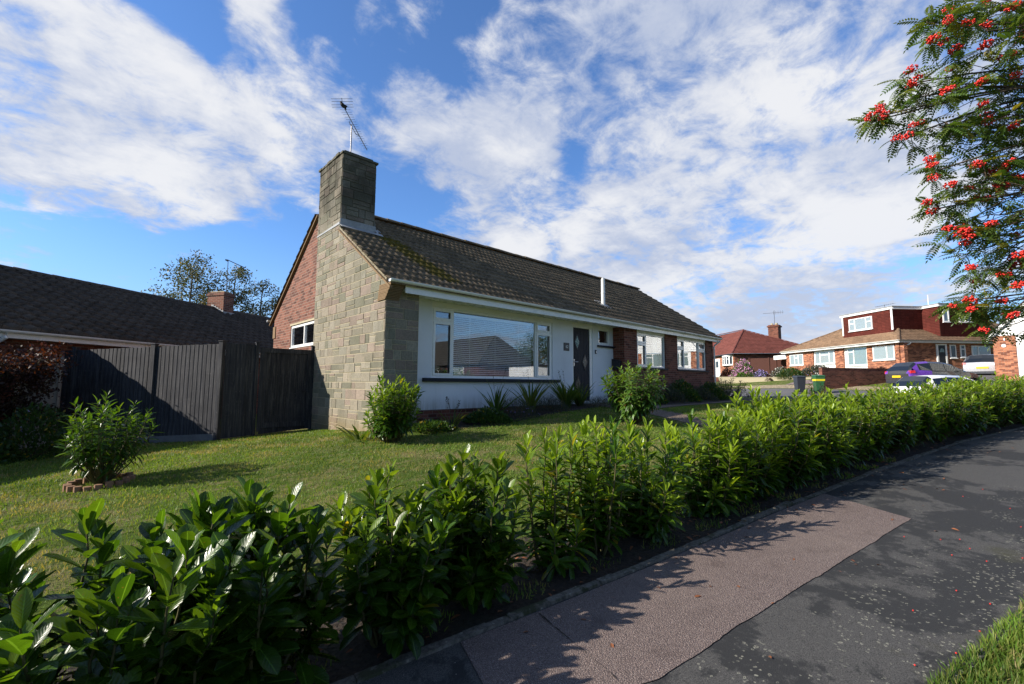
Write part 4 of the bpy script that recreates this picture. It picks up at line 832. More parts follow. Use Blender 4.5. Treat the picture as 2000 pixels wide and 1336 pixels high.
Fp=Fr((-.38,14.62),(-1,-.10)); 
if Fp.n.y>0: Fp=Fr((-.38,14.62),(-1,-.10),nside=1)
boards(Fp,.05,6.0,lambda u:gz(Fp,u),lambda u:2.08,pf,mat='wood_pale',seed=9,bwid=.14)
for u in (0,1.15,3.0,4.8): post(Fp,u,.0,0,2.12,pf,mat='concrete',cap=False)
# ---------------- neighbour on the left ----------------
nh=thing('bungalow','low neighbouring bungalow with a long dark tiled roof behind the black fence','bungalow',(-1.3,14,.1))
dU=Vector((.82,.572,0)).normalized(); dV=Vector((-dU.y,dU.x,0)); E0=Vector((-1.33,13.94,2.62)); wN=3.8; rz=1.98; a0,a1=-9.0,19.0
tile_roof('roof','tile_left',E0,dU,dV*wN+Vector((0,0,rz)),math.hypot(wN,rz),lambda t_:a0,lambda t_:a1,nh,gauge=.31,roll=.30,amp=.030,step=.065,du=.05)
E1=E0+dV*2*wN
tile_roof('rear_roof','tile_left',E1,dU,-dV*wN+Vector((0,0,rz)),math.hypot(wN,rz),lambda t_:a0,lambda t_:a1,nh,gauge=.30,roll=.30,du=.15)
ridge_tiles('ridge_tile','tile_left',E0+dU*a0+dV*wN+Vector((0,0,rz+.0)),E0+dU*a1+dV*wN+Vector((0,0,rz+.0)),nh,r=.14)
Fn=Fr((E0.x,E0.y),(dU.x,dU.y)); ins=.35
wall(Fn,a0+.3,a1-.3,-.3,2.50,[],'brick_dark','wall',nh,n0=-ins)
wall(Fn,a0+.3,a1-.3,-.3,2.50,[],'brick_dark','rear_wall',nh,n0=-2*wN+ins)
for a_ in (a0+.3,a1-.55):
    g=MB(); g.slab([Fn(a_,-ins-.25,-.3),Fn(a_,-ins-.25,2.55),Fn(a_,-wN,2.6+rz-.25),Fn(a_,-2*wN+ins+.25,2.55),Fn(a_,-2*wN+ins+.25,-.3)],tuple(dU*.25)); g.build('gable_wall','brick_dark',nh)
g=MB(); g.fbox(Fn,a0,a1,-.02,.0,2.46,2.62); g.fbox(Fn,a0,a1,-ins+.001,-.021,2.46,2.48); g.build('fascia','white_upvc',nh)
gutter(nh,Fn(a0,.06,2.63),Fn(a1,.06,2.60),r=.06)
g=MB(); uq=.08; g.tube([Fn(uq,.06,2.57),Fn(uq,.05,2.47),Fn(uq-.12,-.22,2.25),Fn(uq-.12,-.27,2.1),Fn(uq-.12,-.27,.2)],.04,8); g.build('downpipe','white_upvc',nh)
# chimney on its ridge
cb_=E0+dU*0; 
def pix_u(x,y): return (Vector((x,y,0))-Vector((E0.x,E0.y,0))).dot(dU)
cu0=8.78; Fc=Fn
g=MB(); g.fbox(Fc,cu0-.0,cu0+.52,-wN-.30,-wN+.50,4.1,5.30); g.fbox(Fc,cu0-.03,cu0+.55,-wN-.33,-wN+.53,5.16,5.22); nc=g.build('chimney','brick_red',nh)
g=MB(); g.fbox(Fc,cu0+.06,cu0+.46,-wN-.24,-wN+.44,5.30,5.35); g.build('chimney_cap','mortar',nc)
g=MB()
for k in range(5): n_=-wN+.52-.12*k; zz_=2.62+rz*(wN-(-n_))/wN if False else 2.62+rz*(wN+n_*0-(n_+wN))/wN; g.fbox(Fc,cu0-.02,cu0-.002,n_-.12,n_,zz_-.02,zz_+.20)
g.fbox(Fc,cu0-.02,cu0+.56,-wN+.503,-wN+.52,2.62+rz*(wN-.57)/wN-.05,2.62+rz*(wN-.57)/wN+.18); g.build('lead_flashing','lead',nc)
la=thing('tv_aerial','thin aerial mast with a sloping bar on the neighbouring brick chimney','aerial',tuple(Fc(cu0+.45,-wN+.3,5.1)))
b0=Fc(cu0+.30,-wN+.3,4.75); g=MB(); g.tube([b0,b0+Vector((0,0,2.0))],.014,6); g.build('mast','aerial_metal',la)
g=MB(); q0=b0+Vector((-.03,0.02,2.0)); q1=q0+Vector((.62,-.30,-.30)); g.tube([q0,q1],.018,6); g.tube([q0+Vector((-.06,.03,.0)),q0+Vector((.03,0,-.05))],.035,6); g.build('boom','aerial_metal',la)
# ---------------- trees behind ----------------
def tree(name,label,x,y,h,rad,mat,n=5000,leaf=.10,seed=0,sparse=.5,group=None,trunk=.14,lowz=.35,bark='bark_grey'):
    rg=np.random.default_rng(seed); z0=float(H(x,y)); paths=[np.array([(0,0,0),(.05,.02,h*.3),(-.04,.05,h*.6),(.02,0,h*.93)])]; rads=[(trunk,.02)]; cl=[]
    nb=26
    for k in range(nb):
        f=rg.uniform(lowz,.93); phi=k*2.4+rg.uniform(-.3,.3); L=rad*(1.15-abs(f-.45)*1.1)*rg.uniform(.65,1.1); s_=np.array([0,0,h*f]); e=s_+np.array([np.cos(phi)*L,np.sin(phi)*L,L*rg.uniform(.35,.9)]); e[2]=min(e[2],h)
        m_=(s_+e)/2+np.array([0,0,L*.12]); paths.append(np.array([s_,m_,e])); rads.append((trunk*.28*(1.2-f),.006))
        for j in range(7):
            t_=rg.uniform(.35,1.05); c=s_+(e-s_)*t_+np.array([0,0,L*.12*np.sin(np.pi*min(t_,1))])+rg.normal(0,.12*rad,3); cl.append((c,rg.uniform(.12,.24)*rad)); paths.append(np.array([s_+(e-s_)*t_*.9,c])); rads.append((.008,.003))
    cen=np.array([c for c,_ in cl]); cr=np.array([r for _,r in cl]); k=rg.integers(0,len(cl),n); off=np.clip(rg.normal(0,1,(n,3)),-1.7,1.7)*np.array([1,1,.8]); P=cen[k]+off*cr[k][:,None]*sparse
    tn=np.clip(rg.normal(.4,.25,(len(cl),)),0,1)[k]; tone=np.c_[np.clip(tn+rg.normal(0,.15,n),0,1),np.clip(rg.normal(.15,.25,n),0,1)*(rg.random(n)<.4),(rg.random(n)<.03)*.6]
    d=inst(QUAD,P,rg.normal(0,1,(n,3))+np.array([0,0,-.5]),rg.normal(0,1,(n,3)),leaf*rg.uniform(.6,1.2,n),tone)
    t_=thing(name,label,'tree',(x,y,z0),group); V,U,F,C_=d; raw_mesh('crown',V,F,mat,parent=t_,uv=U,col=C_,smooth=False); V,U,F,C_=tubes_np(paths,rads,6); raw_mesh('trunk',V,F,bark,parent=t_,uv=U); return t_
tree('birch_tree','airy birch left of the neighbouring chimney, seen over its roof',3.9,29.6,7.9,1.7,'leaf_birch',5200,.13,1,.75,'birches beyond the neighbouring roof')
tree('birch_tree','airy birch directly behind the neighbouring chimney and aerial',5.85,29.2,7.8,1.2,'leaf_birch',3400,.13,2,.75,'birches beyond the neighbouring roof')
tree('birch_tree','low leaning birch right of the neighbouring chimney',7.2,29.0,7.0,1.3,'leaf_birch',2600,.13,3,.7,'birches beyond the neighbouring roof')
tree('birch_tree','tip of a small tree just showing over the long dark roof',3.0,32.5,6.6,1.0,'leaf_birch',900,.12,4,.7)
# ---------------- shrubs in the garden ----------------
rg=np.random.default_rng(7)
a,b=leafy_shrub(rg,44,1.12,.52,.15,24,LEAF_MID,yel=0,newf=.05,upright=.2,ws=.8,base=.05,topflat=.22,low=.12,tonem=.15)
plant('laurel_bush','dark glossy laurel standing alone on the lawn inside log edging','shrub',.24,8.05,a,b)
eg=thing('log_edging','ring of short upright logs round the lone laurel on the lawn','edging',(.24,8.05,.23))
for k in range(19):
    q=k/19*2*math.pi; px,py=.24+.31*math.cos(q),8.05+.31*math.sin(q); z_=float(H(px,py)); g=MB(); g.tube([(px,py,z_-.05),(px,py,z_+.06+random.uniform(-.015,.015))],.042,8); g.build('log','log',eg)
a,b=leafy_shrub(np.random.default_rng(8),80,1.12,.52,.14,26,LEAF_MID,newf=.45,upright=.35,ws=1.05,base=.1,low=.4)
plant('laurel_bush','bright laurel at the foot of the stone corner','shrub',3.86,7.12,a,b,scl=(.92,.92,1.0))
a,b=leafy_shrub(np.random.default_rng(9),60,1.22,.66,.155,26,LEAF_NARROW,newf=.6,upright=.0,ws=1.6,base=.06,topflat=.15,yel=.02,low=.2)
plant('photinia_bush','loose light green shrub with drooping leaves beside the front door path','shrub',8.45,5.25,a,b,mat='leaf_bright',smat='bark')
def mound(name,label,cat,x,y,w_,h_,mat,n,leaf,seed,tpl=QUAD,fl=None,scl=(1,1,1),up=.8):
    rg=np.random.default_rng(seed); th=rg.uniform(0,2*np.pi,n); r_=np.sqrt(rg.random(n))*w_; zz_=h_*(1-(r_/w_)**2)*rg.uniform(.15,1.0,n)**.6; P=np.c_[np.cos(th)*r_,np.sin(th)*r_,zz_]
    P+=rg.normal(0,.03,(n,3))*w_; P[:,2]=np.maximum(P[:,2],.01); tone=np.c_[np.clip(rg.normal(.45,.25,n),0,1),np.clip(rg.normal(.1,.2,n),0,1),(rg.random(n)<.03)*.7]
    D_=unit(P*np.array([1.2,1.2,.4])/w_+np.array([0,0,up])+rg.normal(0,.45,(n,3))); d=inst(tpl,P,D_,rg.normal(0,1,(n,3))+np.array([0,0,.6]),leaf*rg.uniform(.6,1.3,n),tone)
    ns=14; paths=[np.array([(0,0,0),P[k]*.5,P[k]*.9]) for k in rg.integers(0,n,ns)]
    t_=plant(name,label,cat,x,y,d,tubes_np(paths,[(.006,.003)]*ns,4),mat=mat,smat='bark',scl=scl)
    if fl:
        fm,fn_,fs_=fl; k=rg.integers(0,n,fn_); Pf=P[k]+unit(P[k])*.03+np.array([0,0,.04]); dd=[]
        for q in range(4): dd.append(inst(QUAD,Pf,rg.normal(0,1,(fn_,3))+np.array([0,0,.2]),rg.normal(0,1,(fn_,3)),fs_*rg.uniform(.7,1.2,fn_),np.zeros((fn_,3))))
        V,U,F,C_=merge(dd); raw_mesh('flowers',V,F,fm,parent=t_,uv=U,smooth=False,kind='stuff')
    return t_
ac=tree('japanese_maple','dark red feathery maple at the left edge in front of the pale fence',-1.35,13.2,1.9,1.15,'leaf_acer',12000,.07,21,.6,trunk=.05,lowz=.12,bark='bark')
mound('garden_shrub','dark low shrub with tiny pale flowers under the red maple','shrub',-.62,12.6,.75,1.0,'leaf_small',3200,.07,31,fl=('petal_purple',25,.03))
mound('garden_shrub','dark low shrub left of the one with tiny flowers under the maple','shrub',-1.6,12.2,.9,.9,'leaf_small',3600,.07,32,fl=('petal_white',12,.03))
def spikes(name,label,x,y,n,h_,spread,seed,mat='leaf_blade',cat='plant',W=1.0,seeds=0,group=None,tone0=.4):
    rg=np.random.default_rng(seed); th=rg.uniform(0,2*np.pi,n); P=np.c_[np.cos(th),np.sin(th),np.zeros(n)]*rg.uniform(0,.10,n)[:,None]*spread*3; D_=np.c_[np.cos(th)*spread,np.sin(th)*spread,np.ones(n)]*rg.uniform(.6,1.1,(n,1)); D_=D_+rg.normal(0,.1,(n,3))
    N_=np.c_[-np.cos(th),-np.sin(th),np.full(n,.3)]; tone=np.c_[np.clip(rg.normal(tone0,.25,n),0,1),np.clip(rg.normal(.1,.25,n),0,1),np.zeros(n)]
    d=inst(BLADE,P,D_,N_,h_*rg.uniform(.55,1.1,n),tone,np.full(n,W)); t_=thing(name,label,cat,(x,y,float(H(x,y))),group); V,U,F,C_=d; raw_mesh('leaves',V,F,mat,parent=t_,uv=U,col=C_)
    if seeds:
        pa=[];dd=[]
        for k in range(seeds):
            q=rg.uniform(0,6.28); e=np.array([np.cos(q)*.25,np.sin(q)*.25,h_*rg.uniform(1.1,1.4)]); pa.append(np.array([(0,0,0),e*np.array([.4,.4,.6]),e])); m_=14; tt=rg.uniform(.7,1,m_)[:,None]; dd.append(inst(QUAD,e*tt+rg.normal(0,.012,(m_,3)),rg.normal(0,1,(m_,3)),rg.normal(0,1,(m_,3)),np.full(m_,.03),np.zeros((m_,3))))
        V,U,F,C_=merge([tubes_np(pa,[(.004,.002)]*seeds,4)]+dd); raw_mesh('seed_heads',V,F,'bark',parent=t_,uv=U)
    return t_
spikes('yucca','small stiff bladed plant at the foot of the stone gable','3.62' and 3.62,7.75,16,.42,.75,41,W=2.2)
spikes('montbretia_clump','tall blade leaved clump below the right end of the picture window sill',9.25,7.75,90,.82,.28,42,seeds=2,W=.9,tone0=.55)
spikes('montbretia_clump','blade leaved clump just left of the front door',9.95,7.85,60,.72,.32,43,seeds=2,W=.9)
spikes('montbretia_clump','upright blade leaved clump under the middle of the picture window',7.9,7.75,56,.85,.2,44,seeds=1,W=.9)
spikes('montbretia_clump','thin upright blades under the left half of the picture window',6.75,7.7,30,.85,.16,45,seeds=2,W=.9)
spikes('montbretia_clump','straggly blades with dry seed stalks by the end of the brick plinth',5.45,7.55,22,.45,.5,46,seeds=4,W=.8)
mound('lavender_bush','grey green lavender mound under the middle of the picture window','shrub',7.2,7.55,.55,.42,'leaf_grey',2600,.07,51,BLADE,fl=('petal_purple',30,.02),up=1.6)
mound('lavender_bush','grey green lavender mound nearest the montbretia by the door','shrub',8.5,7.65,.5,.36,'leaf_grey',2200,.07,52,BLADE,up=1.6)
mound('lavender_bush','dark bushy mound against the brick plinth below the window','shrub',6.3,7.45,.5,.28,'leaf_small',2600,.06,53,up=1.2)
mound('lavender_bush','spreading blue grey mound in front of the door step','shrub',10.2,7.4,.5,.25,'leaf_grey',2200,.06,54,BLADE,up=1.2)
mound('garden_shrub','low green cover at the foot of the stone corner laurel','shrub',4.95,7.5,.45,.16,'leaf_small',2200,.06,55,up=.8)
xs_=[12.5,13.6,14.8,15.9,17.0,18.0]
lb_=['dark low shrub beside the letterbox corner','dark lavender mound below the left wing window','lavender mound between the two wing windows','tall grassy mound left of the last window','blue grey mound below the last window','dark spreading mound near the downpipe']
for k,(x,l_) in enumerate(zip(xs_,lb_)): mound('lavender_bush',l_,'shrub',x,7.35-.1*(k%2),.62,.52+.1*(k%3),'leaf_grey' if k%2 else 'leaf_small',2200,.075,60+k,BLADE if k%2 else QUAD,up=1.3)
a,b=leafy_shrub(np.random.default_rng(70),34,.85,.75,.16,20,LEAF_NARROW,newf=.15,upright=.2,ws=.8,base=.1,low=.4)
plant('euphorbia_bush','dark rounded shrub with spreading leaves at the far end of the wing','shrub',19.3,7.6,a,b,mat='leaf_small')
a,b=leafy_shrub(np.random.default_rng(71),16,.42,.35,.12,14,LEAF_MID,newf=.3,ws=.8)
plant('garden_shrub','small low leafy plant behind the front path shrub','shrub',11.9,6.9,a,b,mat='leaf_small')
# ---------------- grass ----------------
def grass(name,n,fn,h_,seed,wd=1.0,near=True,**k):
    rg=np.random.default_rng(seed); X,Y=fn(rg,n); n=len(X); Z=H(X,Y); P=np.c_[X,Y,Z]; d=rg.normal(0,.38,(n,3))+np.array([0,0,1.0]); q_=np.sin(X*1.7+np.sin(Y*2.1)*1.3)+np.sin(X*4.1-Y*2.7+2*np.sin(X*1.3))*.7+np.sin(Y*6.3+X*3.1+1.5*np.sin(Y*2.2))*.5; tn=np.clip(.45+.32*q_+rg.normal(0,.18,n),0,1)
    dry=(np.sin(X*2.3+1.1+np.sin(Y*3.7))*np.sin(Y*2.9+X*.7+np.sin(X*4.9))+.35*np.sin(X*9+Y*4)+rg.normal(0,.35,n))>.6
    tone=np.c_[tn,np.clip(rg.normal(.1,.2,n),0,1),dry*rg.uniform(.4,1,n)]
    dist=np.hypot(X,Y); s=h_*rg.uniform(.5,1.25,n)
    V=np.array([(-.06,0,0),(.06,0,0),(.045,.6,.03),(0,1,.12)])*np.array([wd,1,1]); tpl=(V,np.array([(0,0),(1,0),(1,.6),(.5,1)]),np.array([(0,1,2,3)]))
    ws=np.clip(dist/4,1,3.5); v,u,f,c=inst(tpl,P,d,rg.normal(0,1,(n,3))*np.array([1,1,.1]),s,tone,ws)
    return raw_mesh(name,v,f,'grass_blade',uv=u,col=c,smooth=False,kind='stuff',label=k.get('label'),cat='grass')
kx=np.array(KERB)
def lawn_pts(rg,n):
    r_=2.2+rg.random(n*2)**.8*14; a=np.radians(rg.uniform(0,104,n*2)); X=r_*np.cos(a);Y=r_*np.sin(a)
    ky=np.interp(X,kx[:,0],kx[:,1])+.75+.12*np.sin(X*3); ok=(Y>ky)&~((X>4.05)&(Y>np.where(X<10.3,7.3,6.6)))&(X<20)&~((Y>11.45)&(X>2.1))&(Y<13.5-0*X)
    ok&=~((X>9.2)&(X<11.3)&(Y>3.0)&(Y<7.2)&(np.abs(X-(9.4+(Y-3)*.3))<.55)) & ~((X>10.9)&(np.abs(Y-6.45)<.3))
    return X[ok][:n],Y[ok][:n]
grass('lawn_grass',170000,lawn_pts,.035,80,label='short mown grass with dry patches covering the lawn')
vx=np.array(VERGE)
def verge_pts(rg,n):
    X=rg.uniform(.5,9,n*2); e=np.interp(X,vx[:,0],vx[:,1]); Y=e-rg.random(n*2)**1.4*1.4+.05; return X[:n],Y[:n]
grass('verge_grass',60000,verge_pts,.058,81,wd=.8,label='longer bright grass on the verge beside the tarmac')
def weeds_pts(rg,n):
    X=rg.uniform(-1,9,n); Y=np.interp(X,kx[:,0],kx[:,1])+rg.uniform(.05,.75,n); k=np.sin(X*9)+np.sin(Y*17+X*3)>.7; return X[k],Y[k]
grass('bed_weeds',9000,weeds_pts,.05,82,label='sparse weeds on the soil under the hedge')
def fallen(name,n,seed,size,colr,region,label):
    rg=np.random.default_rng(seed); X,Y=region(rg,n); P=np.c_[X,Y,H(X,Y)+.022]; v,u,f,c=inst(LEAF_MID,P,rg.normal(0,1,(len(X),3))*np.array([1,1,.12]),np.tile([0,0,1.],(len(X),1))+rg.normal(0,.25,(len(X),3)),size*rg.uniform(.5,1.2,len(X)),np.zeros((len(X),3)))
    return raw_mesh(name,v,f,colr,uv=u,smooth=False,kind='stuff',label=label,cat='leaf litter')
plain('leaf_dead',(.20,.07,.025),.7,.5,15)
fallen('lawn_leaves',60,92,.05,'leaf_dead',lambda rg,n:lawn_pts(rg,n),'brown leaves dotted about the lawn')
fallen('fallen_leaves',70,91,.055,'leaf_dead',lambda rg,n:(lambda X:(X,np.interp(X,kx[:,0],kx[:,1])-rg.random(n)**1.7*1.2))(rg.uniform(1.2,12,n)),'a few dry leaves scattered on the tarmac near the kerb')
fallen('leaf_litter',420,90,.06,'leaf_dead',lambda rg,n:(lambda X:(X,np.interp(X,kx[:,0],kx[:,1])+rg.uniform(.02,.9,n)))(rg.uniform(-1,11,n)),'brown dead leaves scattered on the soil under the hedge')
# ---------------- far houses ----------------
def win_far(parent,F,u0,u1,z0,z1,cols,n=.01,net=None,**k):
    w_=window(parent,F,u0,u1,z0,z1,cols,n=n+.04,fw_=.07,glass='dark_glass' if net is None else 'glass_clear',sill=('white_frame',.05,n+.09,.06),depth=.06,**k)
    if net: g=MB(); g.fbox(F,u0+.07,u1-.07,n-.003,n+.002,z0+.07,z1-.07); g.build('net_curtain',net,w_)
    return w_
# brown roofed chalet with hung tiles
bh=thing('chalet_house','brick chalet house with brown roof and red tile hung upper storey beyond the road','house',(41.7,4.5,2.4))
BF=Fr((41.7,4.5),(.63,.78),nside=1); BSd=Fr((41.7,4.5),(.78,-.63),nside=-1)
if BF.n.dot(SUN)<0: BF=Fr((41.7,4.5),(.63,.78),nside=-1)
if BSd.n.x>0: BSd=Fr((41.7,4.5),(.78,-.63),nside=1)
gz0=2.0; ez=4.66
plain('net_white',(.30,.34,.34),.8,.06,6); plain('net_green',(.22,.29,.29),.5,.05,3)
# recessed white panels sit between brick piers
for a_,b_ in ((0,3.1),(5.35,6.25),(8.75,12.3)): wall(BF,a_,b_,gz0,ez,[],'brick_orange','front_wall',bh,th=.25,n0=-.35)
wall(BSd,.25,12,gz0,ez,[],'brick_orange','side_wall',bh,th=.25,n0=-.30)
g=MB(); g.fbox(BF,3.1,5.35,-.55,-.45,gz0,3.12); g.fbox(BF,6.25,8.75,-.55,-.45,gz0,3.38); g.fbox(BF,3.1,5.35,-.55,-.46,3.121,ez); g.fbox(BF,6.25,8.75,-.55,-.46,3.381,ez); g.build('white_panel','white_panel',bh)
win_far(bh,BF,.72,2.52,3.45,4.48,[(.35,0,None),(1,0,None)],n=-.345,net='net_white')
win_far(bh,BF,3.12,5.0,3.14,4.58,[(.68,0,None),(1,0,.75)],n=-.44,net='net_green')
win_far(bh,BF,6.4,8.6,3.42,4.5,[(.25,0,None),(.72,0,.7),(1,0,None)],n=-.44,net='net_white')
win_far(bh,BF,9.95,11.75,3.42,4.45,[(.36,0,None),(.64,0,.65),(1,0,None)],n=-.345,net='net_white')
g=MB(); g.fbox(BSd,3.08,3.2,-.29,-.22,2.45,4.54); g.fbox(BSd,3.75,3.87,-.29,-.22,2.45,4.54); g.fbox(BSd,3.2,3.75,-.29,-.22,4.45,4.54); dfr=g.build('door_frame','white_frame',bh); g=MB(); g.fbox(BSd,3.2,3.75,-.27,-.24,2.45,4.45); dd_=g.build('front_door','black_paint',dfr)
g=MB(); g.slab([BSd(3.28,-.235,3.95),BSd(3.67,-.235,3.95),BSd(3.62,-.235,4.15),BSd(3.475,-.235,4.24),BSd(3.33,-.235,4.15)],tuple(BSd.n*.01)); g.build('fanlight','leaded_glass',dd_)
win_far(bh,BSd,4.15,4.62,3.55,4.5,[(1,0,None)],n=-.295); win_far(bh,BSd,4.95,5.35,3.6,4.5,[(1,0,.65)],n=-.295); win_far(bh,BSd,5.85,7.3,3.45,4.45,[(.35,0,None),(1,0,None)],n=-.295,net='net_green')
g=MB(); g.tube([BSd(.82,.07,4.60),BSd(.80,.0,4.50),BSd(.62,-.22,4.40),BSd(.60,-.24,4.3),BSd(.60,-.24,2.2)],.05,8); g.build('downpipe','white_upvc',bh)
g=MB(); g.fbox(BF,-.05,12.5,.0,.03,4.60,4.76); g.fbox(BSd,-.05,12,.0,.03,4.60,4.74); g.fbox(BF,.1,12.4,-.35,-.001,4.60,4.62); g.fbox(BSd,.1,11.9,-.30,-.001,4.60,4.62); g.build('fascia','white_upvc',bh)
gutter(bh,BF(-.1,.10,4.78),BF(12.5,.10,4.78),r=.06,brk=2); gutter(bh,BSd(-.1,.10,4.77),BSd(12,.10,4.77),r=.06,brk=2,mat='plastic_grey' if 'plastic_grey' in MATS else 'lead')
pr=.52; wf=4.6 # hipped roof: inset wf on each side
def hip(name,mat,F,u0,u1,z,run,pitch,parent,l0,l1,**k):
    P0=F(0,0,z); Vv=-F.n*run+Vector((0,0,run*pitch)); L=Vv.length
    return tile_roof(name,mat,P0,F.u,Vv,L,lambda t_:u0+l0*t_,lambda t_:u1-l1*t_,parent,**k)
hip('roof','tile_brown',BF,-.1,12.6,4.78,wf,pr,bh,wf,wf,gauge=.36,roll=.33,du=.11,amp=.008,step=.07)
hip('side_roof','tile_brown',BSd,-.1,12.0,4.78,wf,pr,bh,wf,0,gauge=.33,roll=.33,du=.11,amp=.01)
FL=Fr(tuple(BF(12.6,0,0))[:2],tuple(-BF.n)[:2]); 
if FL.n.dot(BF.u)<0: FL=Fr(tuple(BF(12.6,0,0))[:2],tuple(-BF.n)[:2],nside=1)
hip('end_roof','tile_brown',FL,0,9.2,4.78,wf,pr,bh,wf,wf,gauge=.33,roll=.33,du=.2)
ridge_tiles('hip_tile','tile_brown',BF(0,0,4.82),BF(wf,-wf,4.82+wf*pr),bh,r=.10); ridge_tiles('hip_tile','tile_brown',BF(12.55,0,4.82),BF(12.6-wf,-wf,4.82+wf*pr),bh,r=.10); ridge_tiles('ridge_tile','tile_brown',BF(wf,-wf,4.85+wf*pr),BF(12.6-wf,-wf,4.85+wf*pr),bh,r=.1)
# tile hung upper storey
DF=Fr((44.04,5.0),(.63,.78)); DF.n=BF.n.copy(); DS=Fr((44.04,5.0),(.78,-.63)); DS.n=BSd.n.copy(); D3=Fr((45.1,2.53),(.78,-.63)); D3.n=BSd.n.copy()
g=MB(); g.slab([DF(0,0,5.2),DF(4.7,0,5.2),DF(4.7,-5,5.2),DF(0,-5,5.2)],(0,0,2.1)); g.slab([D3(.0,0,4.95),D3(3.9,0,4.95),D3(3.9,-5.5,4.95),D3(0,-5.5,4.95)],(0,0,2.38)); up_=g.build('upper_storey','brick_dark',bh)
def hung(F,u0,u1,z0,z1,parent,name='hung_tiles'): return tile_roof(name,'tile_hung',F(0,.01,z0),F.u,Vector((0,0,1))-F.n*.001,z1-z0,lambda t_:u0,lambda t_:u1,parent,gauge=.115,roll=.165,amp=.0,step=.016,du=.17)
for F_,a_,b_,c_,d_ in ((DF,0,4.7,5.2,7.3),(DS,0,2.39,5.2,7.3),(D3,0,3.85,4.98,7.33),(Fr(tuple(D3(0,0,0))[:2],(.63,.78)),0,1.24,4.98,7.33)):
    if abs(F_.u.x-.63)<.03 and F_ is not DF: F_.n=BF.n.copy()
    o=hung(F_,a_,b_,c_,d_,up_)
g=MB(); e_=.12
g.slab([DF(-e_,e_,7.31),DF(4.85,e_,7.31),DF(4.85,-5,7.31),DF(-e_,-5,7.31)],(0,0,.17)); g.slab([D3(-e_,e_,7.34),D3(3.95,e_,7.34),D3(3.95,-5.5,7.34),D3(-e_,-5.5,7.34)],(0,0,.17)); g.build('flat_roof_fascia','white_panel',up_)
g=MB(); g.slab([DF(-.17,.17,7.485),DF(4.9,.17,7.485),DF(4.9,-5,7.485),DF(-.17,-5,7.485)],(0,0,.05)); g.slab([D3(-.17,.17,7.515),D3(4.0,.17,7.515),D3(4.0,-5.5,7.515),D3(-.17,-5.5,7.515)],(0,0,.05)); g.build('flat_roof','lead',up_)
g=MB(); g.fbox(DF,-.03,.12,.03,.06,5.75,7.3); g.fbox(DF,4.6,4.72,.03,.06,5.75,7.3); g.build('corner_board','white_panel',up_)
win_far(up_ and bh,DF,1.75,4.0,6.05,7.05,[(.26,0,.6),(.74,0,None),(1,0,.6)],n=.04,net='net_white')
win_far(bh,D3,.25,.72,6.2,7.1,[(1,0,None)],n=.04,net='net_green'); win_far(bh,D3,1.52,2.5,6.2,7.1,[(.5,0,None),(1,0,None)],n=.04,net='net_green')
for nm,l_,p_ in (('tv_aerial','small aerial above the chalet dormer roof','DF'),('tv_aerial','faint mast above the right end of the chalet flat roof','D3')):
    b=DF(3.2,-2.5,7.5) if p_=='DF' else D3(1.4,-2,7.5); t_=thing(nm,l_,'aerial',tuple(b)); g=MB(); g.tube([b,b+Vector((0,0,.75 if p_=='DF' else 1.1))],.02 if p_=='DF' else .03,5); g.build('mast','pipe_white' if p_!='DF' else 'aerial_metal',t_)
    if p_=='DF':
        g=MB(); c_=b+Vector((0,0,.7)); g.tube([c_-BF.u*.9,c_+BF.u*.9],.012,5)
        for k in range(9): q=c_+BF.u*(-.85+.2*k); g.tube([q-Vector((.1,-.1,0)),q+Vector((.1,-.1,0))],.006,4)
        g.build('boom','aerial_metal',t_)
# carport and brown fence
cp=thing('carport','white fronted carport attached to the left end of the chalet house','carport',tuple(BF(13,0,2.3)))
g=MB(); g.fbox(BF,12.31,14.4,-.6,-.5,4.12,4.52); g.fbox(BF,12.31,14.4,-4,-.61,4.38,4.45); g.build('canopy','white_panel',cp); g=MB(); g.fbox(BF,14.25,14.33,-.75,-.65,2.0,4.1); g.build('support','wood_fence_brown',cp)
f3=thing('board_fence','dark red brown fence between the red roofed house and the carport','fence',(51,17.7,2.2))
Fq=Fr((51.0,17.7),(1.0,-2.9)); 
if Fq.n.x>0: Fq=Fr((51.0,17.7),(1.0,-2.9),nside=1)
boards(Fq,0,4.6,lambda u:2.1,lambda u:4.35,f3,mat='wood_fence_brown',gb=False,bwid=.12)
for u in (0,1.8,3.4): post(Fq,u,.02,2.1,4.4,f3,mat='wood_fence_brown')
# red roofed bungalow
rh_=thing('bungalow','brick bungalow with bright red hipped roof and white bow window','bungalow',(43.7,16.6,2.1))
RL=Fr((51.6,19.6),(3,3.4)); RR=Fr((51.6,19.6),(3.2,-3.9))
if RL.n.x>0: RL=Fr((51.6,19.6),(3,3.4),nside=1)
if RR.n.x>0: RR=Fr((51.6,19.6),(3.2,-3.9),nside=1)
wall(RL,.4,10,1.7,4.94,[],'brick_orange','front_wall',rh_,n0=-.35); wall(RR,.36,9.5,1.7,4.94,[],'brick_dark','side_wall',rh_,n0=-.35)
A=RL(0,0,5.0);Bc=RL(10.4,0,5.0);Cc=RR(10,0,5.0); Dp=Vector((57.8,20.55,8.16)); Ep=Vector((62.9,26.9,8.16))
def triroof(P,Q,R_,S_,name,mat,parent):
    # eave P->Q, top S_->R_ (may coincide)
    U=(Q-P); Lu=U.length; U.normalize(); N=U.cross((S_-P)).normalized(); Vv=N.cross(U); 
    if Vv.z<0: Vv=-Vv
    L=(S_-P).dot(Vv); s0=(S_-P).dot(U); s1=(R_-P).dot(U)
    return tile_roof(name,mat,P,U,Vv,L,lambda t_:s0*t_,lambda t_:Lu+(s1-Lu)*t_,parent,gauge=.36,roll=.30,du=.15,amp=.004,step=.075)
